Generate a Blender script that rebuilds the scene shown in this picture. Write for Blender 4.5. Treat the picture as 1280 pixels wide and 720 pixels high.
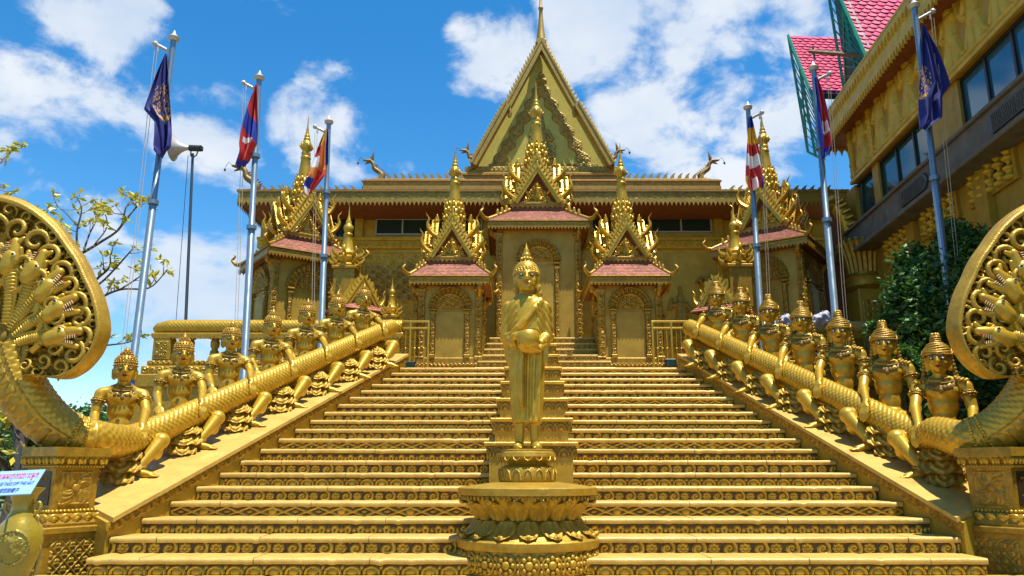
import bpy, math, random
import numpy as np
from mathutils import Matrix, Vector

# ------------------------------------------------------------------ scene, camera, light
for _o in list(bpy.data.objects): bpy.data.objects.remove(_o)
SC = bpy.context.scene
COL = SC.collection
R = math.radians
F, TH, CZ = 973.0, R(13.3), 1.54
cam = bpy.data.cameras.new("camera"); camo = bpy.data.objects.new("camera", cam); COL.objects.link(camo)
camo.location = (0, 0, CZ); camo.rotation_euler = (R(90) + TH, 0, 0)
cam.sensor_width = 36; cam.lens = 36 * F / 1280; cam.clip_start = .05; cam.clip_end = 3000
SC.camera = camo

SUN_EL, SUN_AZ = R(75), R(135)         # azimuth from +Y towards +X: almost overhead, raking down the fronts from the right
sdir = Vector((math.sin(SUN_AZ) * math.cos(SUN_EL), math.cos(SUN_AZ) * math.cos(SUN_EL), math.sin(SUN_EL)))
sl = bpy.data.lights.new("sun", 'SUN'); sl.energy = 5.0; sl.angle = R(.5); sl.color = (1, .94, .84)
slo = bpy.data.objects.new("sun", sl); COL.objects.link(slo); slo.rotation_euler = sdir.to_track_quat('Z', 'Y').to_euler()
SC.view_settings.view_transform = 'Standard'; SC.view_settings.look = 'None'
SC.view_settings.exposure = 0.92; SC.view_settings.gamma = 1

def raydir(px, py):
    u = px - 640; v = 360 - py
    return Vector((u, F * math.cos(TH) - v * math.sin(TH), F * math.sin(TH) + v * math.cos(TH))).normalized()

W = bpy.data.worlds.new("World"); SC.world = W; W.use_nodes = True
def build_world():
    nt = W.node_tree; N = nt.nodes; L = nt.links; N.clear()
    def nd(t, **k):
        n = N.new(t)
        for a, b in k.items(): setattr(n, a, b)
        return n
    def mth(op, a, b=None, clamp=False):
        n = nd('ShaderNodeMath', operation=op, use_clamp=clamp)
        for i, x in enumerate((a, b)):
            if x is None: continue
            if isinstance(x, (int, float)): n.inputs[i].default_value = x
            else: L.new(x, n.inputs[i])
        return n.outputs[0]
    out = nd('ShaderNodeOutputWorld'); bg = nd('ShaderNodeBackground'); bg.inputs[1].default_value = .058
    sky = nd('ShaderNodeTexSky'); sky.sky_type = 'NISHITA'; sky.sun_disc = False
    sky.sun_elevation = SUN_EL; sky.sun_rotation = SUN_AZ; sky.air_density = 1.0; sky.dust_density = .3; sky.ozone_density = 2.2
    hs = nd('ShaderNodeHueSaturation'); hs.inputs['Hue'].default_value = .496; hs.inputs['Saturation'].default_value = 1.40; hs.inputs['Value'].default_value = 1.85
    L.new(sky.outputs[0], hs.inputs['Color'])
    tc = nd('ShaderNodeTexCoord')
    blobs = [(95, 60, 95, .9), (30, 90, 60, .5), (60, 225, 120, .75), (150, 240, 90, .6), (236, 100, 32, .65), (285, 105, 32, .65), (405, 140, 58, .9),
             (440, 195, 70, .7), (245, 210, 60, .75), (620, 65, 62, .95), (680, 30, 50, .6), (740, 35, 70, 1), (505, 105, 26, .6), (870, 35, 90, .95),
             (960, 25, 90, .8), (825, 150, 85, 1.0), (900, 150, 110, .8), (930, 90, 60, .6), (735, 90, 20, .6), (490, 212, 36, .7), (250, 370, 130, .75), (60, 330, 110, .6), (160, 450, 90, .5),
             (-200, 150, 160, .8), (1500, 60, 220, .8), (300, -300, 260, .5), (1000, -350, 240, .6), (-500, 350, 200, .7), (1250, 200, 150, .6)]
    acc = None
    for (px, py, r, a) in blobs:
        d = raydir(px, py)
        dp = nd('ShaderNodeVectorMath', operation='DOT_PRODUCT'); L.new(tc.outputs['Generated'], dp.inputs[0]); dp.inputs[1].default_value = d
        mr = nd('ShaderNodeMapRange', interpolation_type='SMOOTHSTEP')
        L.new(dp.outputs['Value'], mr.inputs['Value'])
        mr.inputs['From Min'].default_value = math.cos(1.6 * r / F); mr.inputs['From Max'].default_value = 1.0
        mr.inputs['To Max'].default_value = a
        acc = mr.outputs[0] if acc is None else mth('MAXIMUM', acc, mr.outputs[0])
    mp = nd('ShaderNodeMapping'); mp.inputs['Scale'].default_value = (1, 1, 1.5); L.new(tc.outputs['Generated'], mp.inputs[0])
    n1 = nd('ShaderNodeTexNoise'); n1.inputs['Scale'].default_value = 8; n1.inputs['Detail'].default_value = 10; n1.inputs['Roughness'].default_value = .58; n1.inputs['Distortion'].default_value = .25
    L.new(mp.outputs[0], n1.inputs['Vector'])
    n2 = nd('ShaderNodeTexNoise'); n2.inputs['Scale'].default_value = 5; n2.inputs['Detail'].default_value = 6; n2.inputs['Roughness'].default_value = .55
    L.new(mp.outputs[0], n2.inputs['Vector'])
    s = mth('ADD', mth('MULTIPLY', mth('SUBTRACT', n1.outputs[0], .5), 2.7), acc)
    cm = nd('ShaderNodeMapRange', interpolation_type='SMOOTHSTEP'); L.new(s, cm.inputs['Value'])
    cm.inputs['From Min'].default_value = .56; cm.inputs['From Max'].default_value = 1.02
    cc = nd('ShaderNodeMapRange'); L.new(n2.outputs[0], cc.inputs['Value']); cc.inputs['From Min'].default_value = .35; cc.inputs['From Max'].default_value = .65
    cr = nd('ShaderNodeMix', data_type='RGBA'); L.new(cc.outputs[0], cr.inputs['Factor'])
    cr.inputs['A'].default_value = (5.8, 6.9, 8.4, 1); cr.inputs['B'].default_value = (8.6, 8.9, 9.2, 1)
    mx = nd('ShaderNodeMix', data_type='RGBA'); L.new(mth('MULTIPLY', cm.outputs[0], .9), mx.inputs['Factor'])
    L.new(hs.outputs[0], mx.inputs['A']); L.new(cr.outputs['Result'], mx.inputs['B'])
    L.new(mx.outputs['Result'], bg.inputs[0]); L.new(bg.outputs[0], out.inputs[0])
build_world()

def at(px, py, Y):
    u = px - 640; v = 360 - py
    t = Y / (F * math.cos(TH) - v * math.sin(TH))
    return Vector((u * t, Y, CZ + (F * math.sin(TH) + v * math.cos(TH)) * t))
def on_side(px, py, a, b):            # the point of the vertical plane X = a + b Y seen at a pixel
    d = raydir(px, py); t = a / (d.x - b * d.y)
    return Vector((d.x * t, d.y * t, CZ + d.z * t))

# ------------------------------------------------------------------ materials
MATS = {}
K_ = .70                                # painted metal and plaster: albedo
def mat(name, col, rough=.5, metal=0.0, col2=None, ns=5.0, bump=0.0, bs=40.0, spec=.5, coat=0, dirt=0.0, trans=0, brick=None):
    m = bpy.data.materials.new(name); m.use_nodes = True; nt = m.node_tree; N = nt.nodes; L = nt.links
    p = N['Principled BSDF']; p.inputs['Roughness'].default_value = rough; p.inputs['Metallic'].default_value = metal
    p.inputs['Specular IOR Level'].default_value = spec; p.inputs['Coat Weight'].default_value = coat
    tx = N.new('ShaderNodeTexCoord'); oi = N.new('ShaderNodeObjectInfo'); sc_ = N.new('ShaderNodeMath'); sc_.operation = 'MULTIPLY'; sc_.inputs[1].default_value = 37.0; L.new(oi.outputs['Random'], sc_.inputs[0])
    va = N.new('ShaderNodeVectorMath'); L.new(tx.outputs['Object'], va.inputs[0]); L.new(sc_.outputs[0], va.inputs[1]); c = (*col, 1)
    tc = type('TC', (), {'outputs': {'Object': va.outputs[0]}})
    p.inputs['Base Color'].default_value = c
    last = None
    if col2 is not None:
        nz = N.new('ShaderNodeTexNoise'); nz.inputs['Scale'].default_value = ns; nz.inputs['Detail'].default_value = 7; nz.inputs['Roughness'].default_value = .62
        L.new(tc.outputs['Object'], nz.inputs['Vector'])
        mr = N.new('ShaderNodeMapRange'); L.new(nz.outputs[0], mr.inputs[0]); mr.inputs[1].default_value = .33; mr.inputs[2].default_value = .67
        mx = N.new('ShaderNodeMix'); mx.data_type = 'RGBA'; L.new(mr.outputs[0], mx.inputs['Factor'])
        mx.inputs['A'].default_value = c; mx.inputs['B'].default_value = (*col2, 1); last = mx.outputs['Result']
        rr = N.new('ShaderNodeMapRange'); L.new(nz.outputs[0], rr.inputs[0]); rr.inputs[1].default_value = .3; rr.inputs[2].default_value = .7
        rr.inputs[3].default_value = max(.05, rough - .08); rr.inputs[4].default_value = min(1, rough + .1); L.new(rr.outputs[0], p.inputs['Roughness'])
    if dirt:                            # worn and stained patches with a shape of their own
        mp = N.new('ShaderNodeMapping'); mp.inputs['Scale'].default_value = (1, 1, .35); L.new(tc.outputs['Object'], mp.inputs[0])
        nz = N.new('ShaderNodeTexNoise'); nz.inputs['Scale'].default_value = 2.3; nz.inputs['Detail'].default_value = 10; nz.inputs['Roughness'].default_value = .72
        L.new(mp.outputs[0], nz.inputs['Vector'])
        mr = N.new('ShaderNodeMapRange'); L.new(nz.outputs[0], mr.inputs[0]); mr.inputs[1].default_value = .52; mr.inputs[2].default_value = .75; mr.inputs[4].default_value = dirt
        mx = N.new('ShaderNodeMix'); mx.data_type = 'RGBA'; L.new(mr.outputs[0], mx.inputs['Factor'])
        if last is not None: L.new(last, mx.inputs['A'])
        else: mx.inputs['A'].default_value = c
        mx.inputs['B'].default_value = (col[0] * .3, col[1] * .27, col[2] * .3, 1); last = mx.outputs['Result']
    if brick:
        bk = N.new('ShaderNodeTexBrick'); L.new(tc.outputs['Object'], bk.inputs['Vector']); bk.inputs['Scale'].default_value = brick
        bk.inputs['Color1'].default_value = c; bk.inputs['Color2'].default_value = (*[x * .75 for x in col], 1); bk.inputs['Mortar'].default_value = (*[x * .4 for x in col], 1); last = bk.outputs[0]
    if last is not None: L.new(last, p.inputs['Base Color'])
    if bump:
        nb = N.new('ShaderNodeTexNoise'); nb.inputs['Scale'].default_value = bs; nb.inputs['Detail'].default_value = 5
        L.new(tc.outputs['Object'], nb.inputs['Vector'])
        b = N.new('ShaderNodeBump'); b.inputs['Strength'].default_value = bump; b.inputs['Distance'].default_value = .02
        L.new(nb.outputs[0], b.inputs['Height']); L.new(b.outputs[0], p.inputs['Normal'])
    if trans: p.inputs['Transmission Weight'].default_value = trans
    MATS[name] = m
    return m
G = mat('gold_paint', (.485, .294, .023), .38, .35, (.352, .203, .013), 7, .25, 60, dirt=.45)
GB = mat('bright_gold_paint', (.543, .338, .028), .33, .42, (.396, .236, .015), 9, .10, 70, dirt=.45)
GN = mat('weathered_gold', (.456, .280, .025), .40, .36, (.294, .174, .011), 11, .35, 80, dirt=.7)
GA = mat('antique_gold', (.411, .240, .019), .38, .38, (.235, .131, .009), 14, .3, 70, dirt=.55)
GILT = mat('gilt', (.572, .346, .030), .30, .50, (.411, .233, .015), 8, .25, 60, dirt=.4)
PAT = mat('patina_gold', (.199, .120, .012), .5, .2, (.125, .073, .007), 10, .3, 60)
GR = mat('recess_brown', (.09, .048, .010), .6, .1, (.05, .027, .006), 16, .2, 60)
TR = mat('tread_gold', (.558, .382, .097), .45, .15, (.410, .260, .052), 3.5, .25, 50, dirt=.5)
WL = mat('ochre_wall', (.441, .280, .023), .5, .2, (.294, .189, .016), 2.2, .2, 30, dirt=.25)
WO = mat('olive_gold_wall', (.622, .419, .035), .5, .2, (.467, .308, .023), 3, .2, 30, dirt=.3)
WG = mat('dull_gold_wall', (.449, .282, .027), .5, .25, (.346, .214, .018), 3, .25, 30, dirt=.45)
YG = mat('yellow_green_gold', (.50, .41, .055), .5, .15, (.40, .32, .04), 4, .2, 40, dirt=.2)
TRIM = mat('roof_trim', (.367, .240, .030), .5, .25, (.235, .153, .022), 8, .3, 50, dirt=.5)
SOF = mat('soffit_red', (.213, .065, .023), .65, 0, (.167, .053, .019), 4)
TILE = mat('red_roof_tile', (.380, .144, .084), .55, 0, (.304, .099, .057), 18, .3, 60, dirt=.25)
PINK = mat('pink_roof_tile', (.623, .046, .129), .3, 0, (.532, .030, .091), 6, .1, 40, spec=.6)
GREEN = mat('green_steel', (.03, .27, .15), .45, .2, (.02, .20, .11), 6)
DGREEN = mat('dark_green_board', (.015, .07, .05), .6)
GLASS = mat('dark_glass', (.008, .05, .045), .06, 0, spec=.9)
GLASSB = mat('glass_with_sky_tint', (.03, .13, .20), .05, .35, spec=.9)  # blue sky reflection put into the base colour
FRAME = mat('pale_window_frame', (.471, .479, .456), .4, .1)
FRAMED = mat('dark_window_frame', (.02, .022, .02), .4, .2)
CONC = mat('grey_concrete', (.144, .137, .114), .8, 0, (.091, .087, .068), 3, .3, 30, dirt=.5)
STEEL = mat('pale_blue_steel', (.228, .304, .350), .30, .6, (.182, .251, .296), 3)
DSTEEL = mat('dark_steel', (.07, .09, .10), .4, .5)
ROPE = mat('rope', (.45, .38, .28), .9)
BLACK = mat('black_paint', (.012, .011, .010), .4)
DARK = mat('dark_interior', (.02, .014, .006), .9)
WHITE = mat('white_paint', (.623, .608, .578), .5)
RED = mat('red_paint', (.30, .018, .014), .45)
NAVY = mat('navy_cloth', (.008, .013, .16), .75, 0, (.006, .010, .12), 10)
FRED = mat('flag_red', (.418, .017, .019), .75)
FBLUE = mat('flag_blue', (.012, .03, .30), .75)
FYEL = mat('flag_yellow', (.608, .350, .023), .75)
FWHITE = mat('flag_white', (.608, .593, .593), .75)
FORG = mat('flag_orange', (.547, .152, .023), .75)
BARK = mat('grey_bark', (.10, .075, .055), .85, 0, (.06, .045, .035), 12, .5, 40)
SIGN = mat('sign_blue_white', (.198, .380, .547), .5, 0, (.243, .426, .578), 3)
SRED = mat('sign_red_ink', (.50, .02, .16), .6)
SBLUE = mat('sign_blue_ink', (.04, .08, .35), .6)
VASE = mat('olive_gold_glaze', (.367, .268, .026), .28, .3, (.270, .203, .018), 5, .15, 30, coat=.3)
PANEL = mat('dark_brown_plaque', (.035, .018, .008), .35)
CLOTH = mat('grey_blue_cloth', (.319, .334, .418), .9, 0, (.418, .410, .456), 12)
WOOD = mat('weathered_beam', (.167, .099, .053), .8, 0, (.114, .068, .038), 9)
HORN = mat('horn_grey', (.418, .403, .357), .4, .2)
PAVE = mat('paving', (.243, .205, .152), .85, 0, (.182, .152, .114), .8, .2, 10)
GRASS = mat('far_ground', (.10, .11, .04), .95, 0, (.06, .08, .025), .2)

def leafmat(name, c1, c2):
    m = bpy.data.materials.new(name); m.use_nodes = True; nt = m.node_tree; N = nt.nodes; L = nt.links
    p = N['Principled BSDF']; p.inputs['Roughness'].default_value = .38
    g = N.new('ShaderNodeNewGeometry'); r = N.new('ShaderNodeMix'); r.data_type = 'RGBA'
    L.new(g.outputs['Random Per Island'], r.inputs['Factor']); r.inputs['A'].default_value = (*c1, 1); r.inputs['B'].default_value = (*c2, 1)
    L.new(r.outputs['Result'], p.inputs['Base Color'])
    tr = N.new('ShaderNodeBsdfTranslucent'); L.new(r.outputs['Result'], tr.inputs[0])
    ms = N.new('ShaderNodeMixShader'); ms.inputs[0].default_value = .28
    L.new(p.outputs[0], ms.inputs[1]); L.new(tr.outputs[0], ms.inputs[2]); L.new(ms.outputs[0], N['Material Output'].inputs[0])
    return m
LEAFD = leafmat('dark_leaf', (.018, .065, .010), (.085, .21, .03))
LEAFM = leafmat('mid_leaf', (.03, .085, .012), (.08, .15, .025))
LEAFY = leafmat('yellow_leaf', (.50, .42, .02), (.36, .36, .03))

def island_tone(m, lo, hi):             # every tile its own firing tone
    nt = m.node_tree; N = nt.nodes; L = nt.links; p = N['Principled BSDF']; src = p.inputs['Base Color'].links[0].from_socket
    g = N.new('ShaderNodeNewGeometry'); r = N.new('ShaderNodeMapRange'); L.new(g.outputs['Random Per Island'], r.inputs[0]); r.inputs[3].default_value = lo; r.inputs[4].default_value = hi
    h = N.new('ShaderNodeHueSaturation'); L.new(src, h.inputs['Color']); L.new(r.outputs[0], h.inputs['Value']); L.new(h.outputs[0], p.inputs['Base Color'])
island_tone(TILE, .62, 1.22); island_tone(PINK, .7, 1.12)

# ------------------------------------------------------------------ mesh builder
def mx4(o=(0, 0, 0), x=(1, 0, 0), y=(0, 1, 0), z=(0, 0, 1)):
    M = np.eye(4); M[:3, 0] = x; M[:3, 1] = y; M[:3, 2] = z; M[:3, 3] = o
    return M
def rotz(a, o=(0, 0, 0)):
    c, s = math.cos(a), math.sin(a)
    return mx4(o, (c, s, 0), (-s, c, 0))
def wallf(o, a=0):                    # a frame for reliefs on a wall that faces -Y (turned by a): u right, v up, w out
    c, s = math.cos(a), math.sin(a)
    return mx4(o, (c, s, 0), (0, 0, 1), (s, -c, 0))
class MB:
    def __init__(s): s.V = []; s.F = []; s.MI = []; s.n = 0; s.M = np.eye(4)
    def add(s, V, F, m=0, M=None):
        V = np.asarray(V, float).reshape(-1, 3)
        T = s.M if M is None else s.M @ M
        V = V @ T[:3, :3].T + T[:3, 3]
        s.V.append(V)
        if isinstance(F, np.ndarray): F = [F + s.n]
        else:
            by = {}
            for f in F: by.setdefault(len(f), []).append(f)
            F = [np.array(f) + s.n for f in by.values()]
        for f in F: s.F.append(f); s.MI.append(m)
        s.n += len(V); return s
    def box(s, c, sz, m=0, ch=0.0, M=None, top=1.0):
        h = np.array(sz, float) / 2; c = np.array(c, float); V = []; idx = {}
        ch = min(ch, *(h * .9))
        for sx in (-1, 1):
            for sy in (-1, 1):
                for sz_ in (-1, 1):
                    sg = np.array([sx, sy, sz_])
                    t = np.array([top, top, 1]) if sz_ > 0 else np.ones(3)
                    if ch <= 0: idx[(sx, sy, sz_)] = len(V); V.append(c + sg * h * t)
                    else:
                        for a in range(3):
                            o = np.full(3, ch); o[a] = 0
                            idx[(sx, sy, sz_, a)] = len(V); V.append(c + sg * (h * t - o))
        Fc = []
        def q(l): Fc.append(tuple(l))
        for a in range(3):
            b, d = (a + 1) % 3, (a + 2) % 3
            for sg in (-1, 1):
                ring = []
                for (p, r) in ((-1, -1), (1, -1), (1, 1), (-1, 1)):
                    k = [0, 0, 0]; k[a] = sg; k[b] = p; k[d] = r
                    ring.append(idx[tuple(k)] if ch <= 0 else idx[(*k, a)])
                q(ring if sg > 0 else ring[::-1])
        if ch > 0:
            for a in range(3):
                b, d = (a + 1) % 3, (a + 2) % 3
                for p in (-1, 1):
                    for r in (-1, 1):
                        k0 = [0, 0, 0]; k0[b] = p; k0[d] = r; k1 = list(k0); k0[a] = -1; k1[a] = 1
                        l = [idx[(*k0, b)], idx[(*k1, b)], idx[(*k1, d)], idx[(*k0, d)]]
                        q(l if p * r > 0 else l[::-1])
            for sx in (-1, 1):
                for sy in (-1, 1):
                    for sz_ in (-1, 1):
                        l = [idx[(sx, sy, sz_, 0)], idx[(sx, sy, sz_, 1)], idx[(sx, sy, sz_, 2)]]
                        q(l if sx * sy * sz_ > 0 else l[::-1])
        return s.add(V, Fc, m, M)
    def hexa(s, P, m=0, M=None):       # eight corners: bottom ring then top ring, both counter-clockwise from above
        return s.add(P, [(3, 2, 1, 0), (4, 5, 6, 7), (0, 1, 5, 4), (1, 2, 6, 5), (2, 3, 7, 6), (3, 0, 4, 7)], m, M)
    def grid(s, P, cu=False, m=0, M=None, flip=False):
        P = np.asarray(P, float); nv, nu = P.shape[:2]
        j, i = np.meshgrid(np.arange(nv - 1), np.arange(nu if cu else nu - 1), indexing='ij')
        i2 = (i + 1) % nu
        Fq = np.stack([j * nu + i, j * nu + i2, (j + 1) * nu + i2, (j + 1) * nu + i], -1).reshape(-1, 4)
        if flip: Fq = Fq[:, ::-1]
        return s.add(P.reshape(-1, 3), Fq, m, M)
    def tube(s, path, rad, n=8, m=0, cap=True, M=None, flat=1.0):
        P = np.array([tuple(p) for p in path], float); k = len(P)
        rad = np.full(k, rad) if np.isscalar(rad) else np.asarray(rad, float)
        T = np.gradient(P, axis=0); T /= np.linalg.norm(T, axis=1)[:, None] + 1e-9
        up = np.array([0, 0, 1.]) if abs(T[0][2]) < .9 else np.array([0, 1., 0])
        rows = []; U = None
        for i in range(k):
            U = (up if U is None else U); U = U - T[i] * (U @ T[i]); U /= np.linalg.norm(U) + 1e-9
            Vv = np.cross(T[i], U); a = np.arange(n) / n * 2 * math.pi
            rows.append(P[i] + rad[i] * (np.cos(a)[:, None] * U * flat + np.sin(a)[:, None] * Vv))
        s.grid(np.array(rows), True, m, M)
        if cap:
            s.add(rows[0], [tuple(range(n))[::-1]], m, M); s.add(rows[-1], [tuple(range(n))], m, M)
        return s
    def lathe(s, prof, n=16, c=(0, 0, 0), m=0, M=None, sq=False, cap=True, a0=0.0):
        a = np.arange(n) / n * 2 * math.pi + a0
        rows = []
        for (r, z) in prof:
            k = 1 / np.maximum(abs(np.cos(a - a0)), abs(np.sin(a - a0))) if sq else 1
            rows.append(np.stack([c[0] + r * k * np.cos(a), c[1] + r * k * np.sin(a), np.full(n, c[2] + z)], -1))
        s.grid(np.array(rows), True, m, M)
        if cap:
            s.add(rows[0], [tuple(range(n))[::-1]], m, M); s.add(rows[-1], [tuple(range(n))], m, M)
        return s
    def ell(s, c, r, n=12, m=0, M=None):
        if np.isscalar(r): r = (r, r, r)
        k = max(6, n // 2 + 1); ph = np.linspace(-math.pi / 2, math.pi / 2, k); a = np.arange(n) / n * 2 * math.pi
        P = np.stack([c[0] + r[0] * np.cos(ph)[:, None] * np.cos(a), c[1] + r[1] * np.cos(ph)[:, None] * np.sin(a), np.repeat((c[2] + r[2] * np.sin(ph))[:, None], n, 1)], -1)
        return s.grid(P, True, m, M)
    def cap(s, a, b, ra, rb=None, n=12):  # tapered capsule
        rb = ra if rb is None else rb
        a = np.array(a, float); b = np.array(b, float); t = (b - a) / (np.linalg.norm(b - a) + 1e-9)
        k = np.linspace(0, math.pi / 2, 5)
        path = [a - t * ra * math.cos(q) for q in k] + [b + t * rb * math.sin(q) for q in k]
        rad = [max(1e-3, ra * math.sin(q)) for q in k] + [max(1e-3, rb * math.cos(q)) for q in k]
        return s.tube(path, rad, n)
    def prism(s, poly, M, d, m=0):       # outline in the frame's u,v, from w = 0 to w = d
        n = len(poly); V = [(p[0], p[1], 0) for p in poly] + [(p[0], p[1], d) for p in poly]
        Fc = [tuple(range(n))[::-1], tuple(range(n, 2 * n))] + [(i, (i + 1) % n, n + (i + 1) % n, n + i) for i in range(n)]
        return s.add(V, Fc, m, M)
    def relief(s, M, w, h, nx, ny, fn, depth, m=0, edge=True, mask=None, pat=None, lvl=.16):
        u = np.linspace(-w / 2, w / 2, nx); v = np.linspace(0, h, ny); U, Vv = np.meshgrid(u, v)
        H = fn(U, Vv) * depth
        if edge: H[0] = H[-1] = 0; H[:, 0] = H[:, -1] = 0
        if mask is None and pat is None: return s.grid(np.stack([U, Vv, H], -1), False, m, M)
        s.grid(np.stack([U, Vv, H], -1), False, m, M); Fq = s.F.pop(); s.MI.pop()      # keep only the faces inside the outline, and
        c = lambda A: (A[:-1, :-1] + A[1:, 1:]).ravel() / 2                             # give the raised carving a second tone
        k = np.ones(len(Fq), bool) if mask is None else mask(c(U), c(Vv)); r = (c(H) > lvl * depth) if pat is not None else np.zeros(len(Fq), bool)
        for mi, q in ((m, k & ~r), (pat, k & r)):
            if q.any(): s.F.append(Fq[q]); s.MI.append(mi)
        return s
    def build(s, name, mats, parent=None, smooth=40, loc=None):
        me = bpy.data.meshes.new(name); V = np.concatenate(s.V) if s.V else np.zeros((0, 3))
        if loc is not None: V = V - np.array(loc)
        me.vertices.add(len(V)); me.vertices.foreach_set('co', V.ravel())
        lv = np.concatenate([f.ravel() for f in s.F]); sizes = np.concatenate([np.full(len(f), f.shape[1]) for f in s.F])
        me.loops.add(len(lv)); me.loops.foreach_set('vertex_index', lv.astype(np.int32))
        me.polygons.add(len(sizes)); me.polygons.foreach_set('loop_start', np.concatenate([[0], np.cumsum(sizes)[:-1]]).astype(np.int32))
        me.polygons.foreach_set('material_index', np.concatenate([np.full(len(f), mi) for f, mi in zip(s.F, s.MI)]).astype(np.int32))
        me.polygons.foreach_set('use_smooth', np.full(len(sizes), smooth > 0))
        for q in (mats if isinstance(mats, (list, tuple)) else [mats]): me.materials.append(q)
        me.update(calc_edges=True); me.validate()
        if 0 < smooth < 180: me.set_sharp_from_angle(angle=R(smooth))
        return obj(name, me, parent, loc if parent is None else None)
def obj(name, me, parent=None, loc=None):
    o = bpy.data.objects.new(name, me); COL.objects.link(o)
    if parent is not None: o.parent = parent
    if loc is not None: o.location = loc
    return o
def tag(o, label, cat, group=None):
    o['label'] = label; o['category'] = cat
    if group: o['group'] = group
    return o
def thing(name, label, cat, loc=(0, 0, 0), rz=0, group=None, sc=1):
    o = bpy.data.objects.new(name, None); COL.objects.link(o); o.empty_display_size = .1
    o.location = loc; o.rotation_euler = (0, 0, rz); o.scale = (sc, sc, sc)
    return tag(o, label, cat, group)
def struct(o): o['kind'] = 'structure'; return o
KIDS = {}
def copy_tree(o, parent=None):
    c = o.copy(); COL.objects.link(c)
    if parent is not None: c.parent = parent
    for ch in [x for x in ALLKIDS(o)]: copy_tree(ch, c)
    return c
def ALLKIDS(o): return [x for x in bpy.data.objects if x.parent == o]
def fuse(mb, voxel, it=3, fac=.5):     # one continuous skin over overlapping volumes
    o = mb.build('tmp', [G]); r = o.modifiers.new('r', 'REMESH'); r.mode = 'VOXEL'; r.voxel_size = voxel
    if it: sm = o.modifiers.new('s', 'SMOOTH'); sm.factor = fac; sm.iterations = it
    me = bpy.data.meshes.new_from_object(o.evaluated_get(bpy.context.evaluated_depsgraph_get()))
    bpy.data.objects.remove(o)
    V = np.zeros(len(me.vertices) * 3); me.vertices.foreach_get('co', V); V = V.reshape(-1, 3)
    n = len(me.polygons); s_ = np.zeros(n, np.int32); me.polygons.foreach_get('loop_total', s_)
    li = np.zeros(len(me.loops), np.int32); me.loops.foreach_get('vertex_index', li)
    out = MB()
    st = np.concatenate([[0], np.cumsum(s_)[:-1]])
    out.V = [V]; out.n = len(V)
    for k in np.unique(s_):
        q = st[s_ == k]; out.F.append(li[q[:, None] + np.arange(k)]); out.MI.append(0)
    return out

# ------------------------------------------------------------------ ornament height fields (0..1)
def sm(x, a, b): t = np.clip((x - a) / (b - a), 0, 1); return t * t * (3 - 2 * t)
def band(d, w): return np.clip(1 - (d / w) ** 2, 0, 1) ** .5
def per(U, p): return (np.mod(U, p) - p / 2) / (p / 2)
def cell(U, p): return np.floor(U / p)
def arches(p, h):
    def f(U, V):
        x = per(U, p); y = V / h
        d = np.sqrt((x / .86) ** 2 + (np.maximum(y - .25, 0) / .66) ** 2)
        o = band(abs(d - .88), .16); i = band(np.sqrt((x / .5) ** 2 + ((y - .2) / .5) ** 2), 1.0) * (y > .05)
        t = band(np.sqrt(((abs(x) - 1) / .16) ** 2 + ((y - .78) / .2) ** 2), 1) * .8
        return np.maximum(np.maximum(o * (y > .04), i * .85), t)
    return f
def buds(p, h):
    def f(U, V):
        x = per(U, p); y = V / h
        b = band(np.sqrt((x / .42) ** 2 + ((y - .74) / .24) ** 2), 1)
        c = band(abs(abs(x) - .25 - .5 * y ** 2), .2) * (y < .62) * .75
        e = band(np.sqrt(((abs(x) - 1) / .3) ** 2 + ((y - .35) / .3) ** 2), 1) * .7
        return np.maximum(np.maximum(b, c), e)
    return f
def rosettes(p, h):
    def f(U, V):
        x = per(U, p); y = (V / h - .5) * 2 * h / p; k = cell(U, p) % 2
        r = np.sqrt(x * x + y * y); a = np.arctan2(y, x)
        ros = np.maximum(band(r, .22), band(abs(r - .5), .22) * (.6 + .4 * np.cos(8 * a)))
        scr = band(np.mod(a / (2 * math.pi) * 1 - np.log(r + .05) * .75 + .5, 1) - .5, .33) * (r < 1.05)
        return np.where(k > 0, ros, scr * .9)
    return f
def zigzag(p, h):
    def f(U, V):
        x = abs(per(U, p)); y = V / h
        d = abs(np.mod(x + .9 * abs(y - .5) * 2 + .5, 1) - .5); k = cell(U, p) % 3
        s = band(d, .24)
        r = band(np.sqrt((x / .35) ** 2 + ((y - .5) / .4) ** 2), 1)
        return np.maximum(s * .8, r * (k == 0))
    return f
def scroll(p, q=None, k=1.0):           # staggered acanthus-like spirals
    q = q or p
    def one(U, V, ou, ov):
        cx = np.floor((U + ou) / p); cy = np.floor((V + ov) / q)
        x = ((U + ou) / p - cx - .5) * 2; y = ((V + ov) / q - cy - .5) * 2; sg = np.where((cx + cy) % 2 > 0, 1, -1)
        r = np.sqrt(x * x + y * y) + 1e-3; a = np.arctan2(y, x) * sg
        ph = a / (2 * math.pi) - np.log(r) * .7 * k
        h = np.sin(ph * 2 * math.pi) * .5 + .5
        return h * np.clip(1.15 - r, 0, 1) ** .6 * (.75 + .25 * np.sin(a * 6 + r * 5))
    return lambda U, V: np.clip(np.maximum(one(U, V, 0, 0), one(U, V, p / 2, q / 2)), 0, 1)
def lattice(p):
    def f(U, V):
        a = per(U + V, p); b = per(U - V, p)
        g = np.maximum(band(1 - abs(a), .16), band(1 - abs(b), .16)); r = np.sqrt(a * a + b * b)
        return np.maximum(g * .7, band(abs(r - .35), .3) * (.7 + .3 * np.cos(np.arctan2(b, a) * 4)))
    return f
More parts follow.
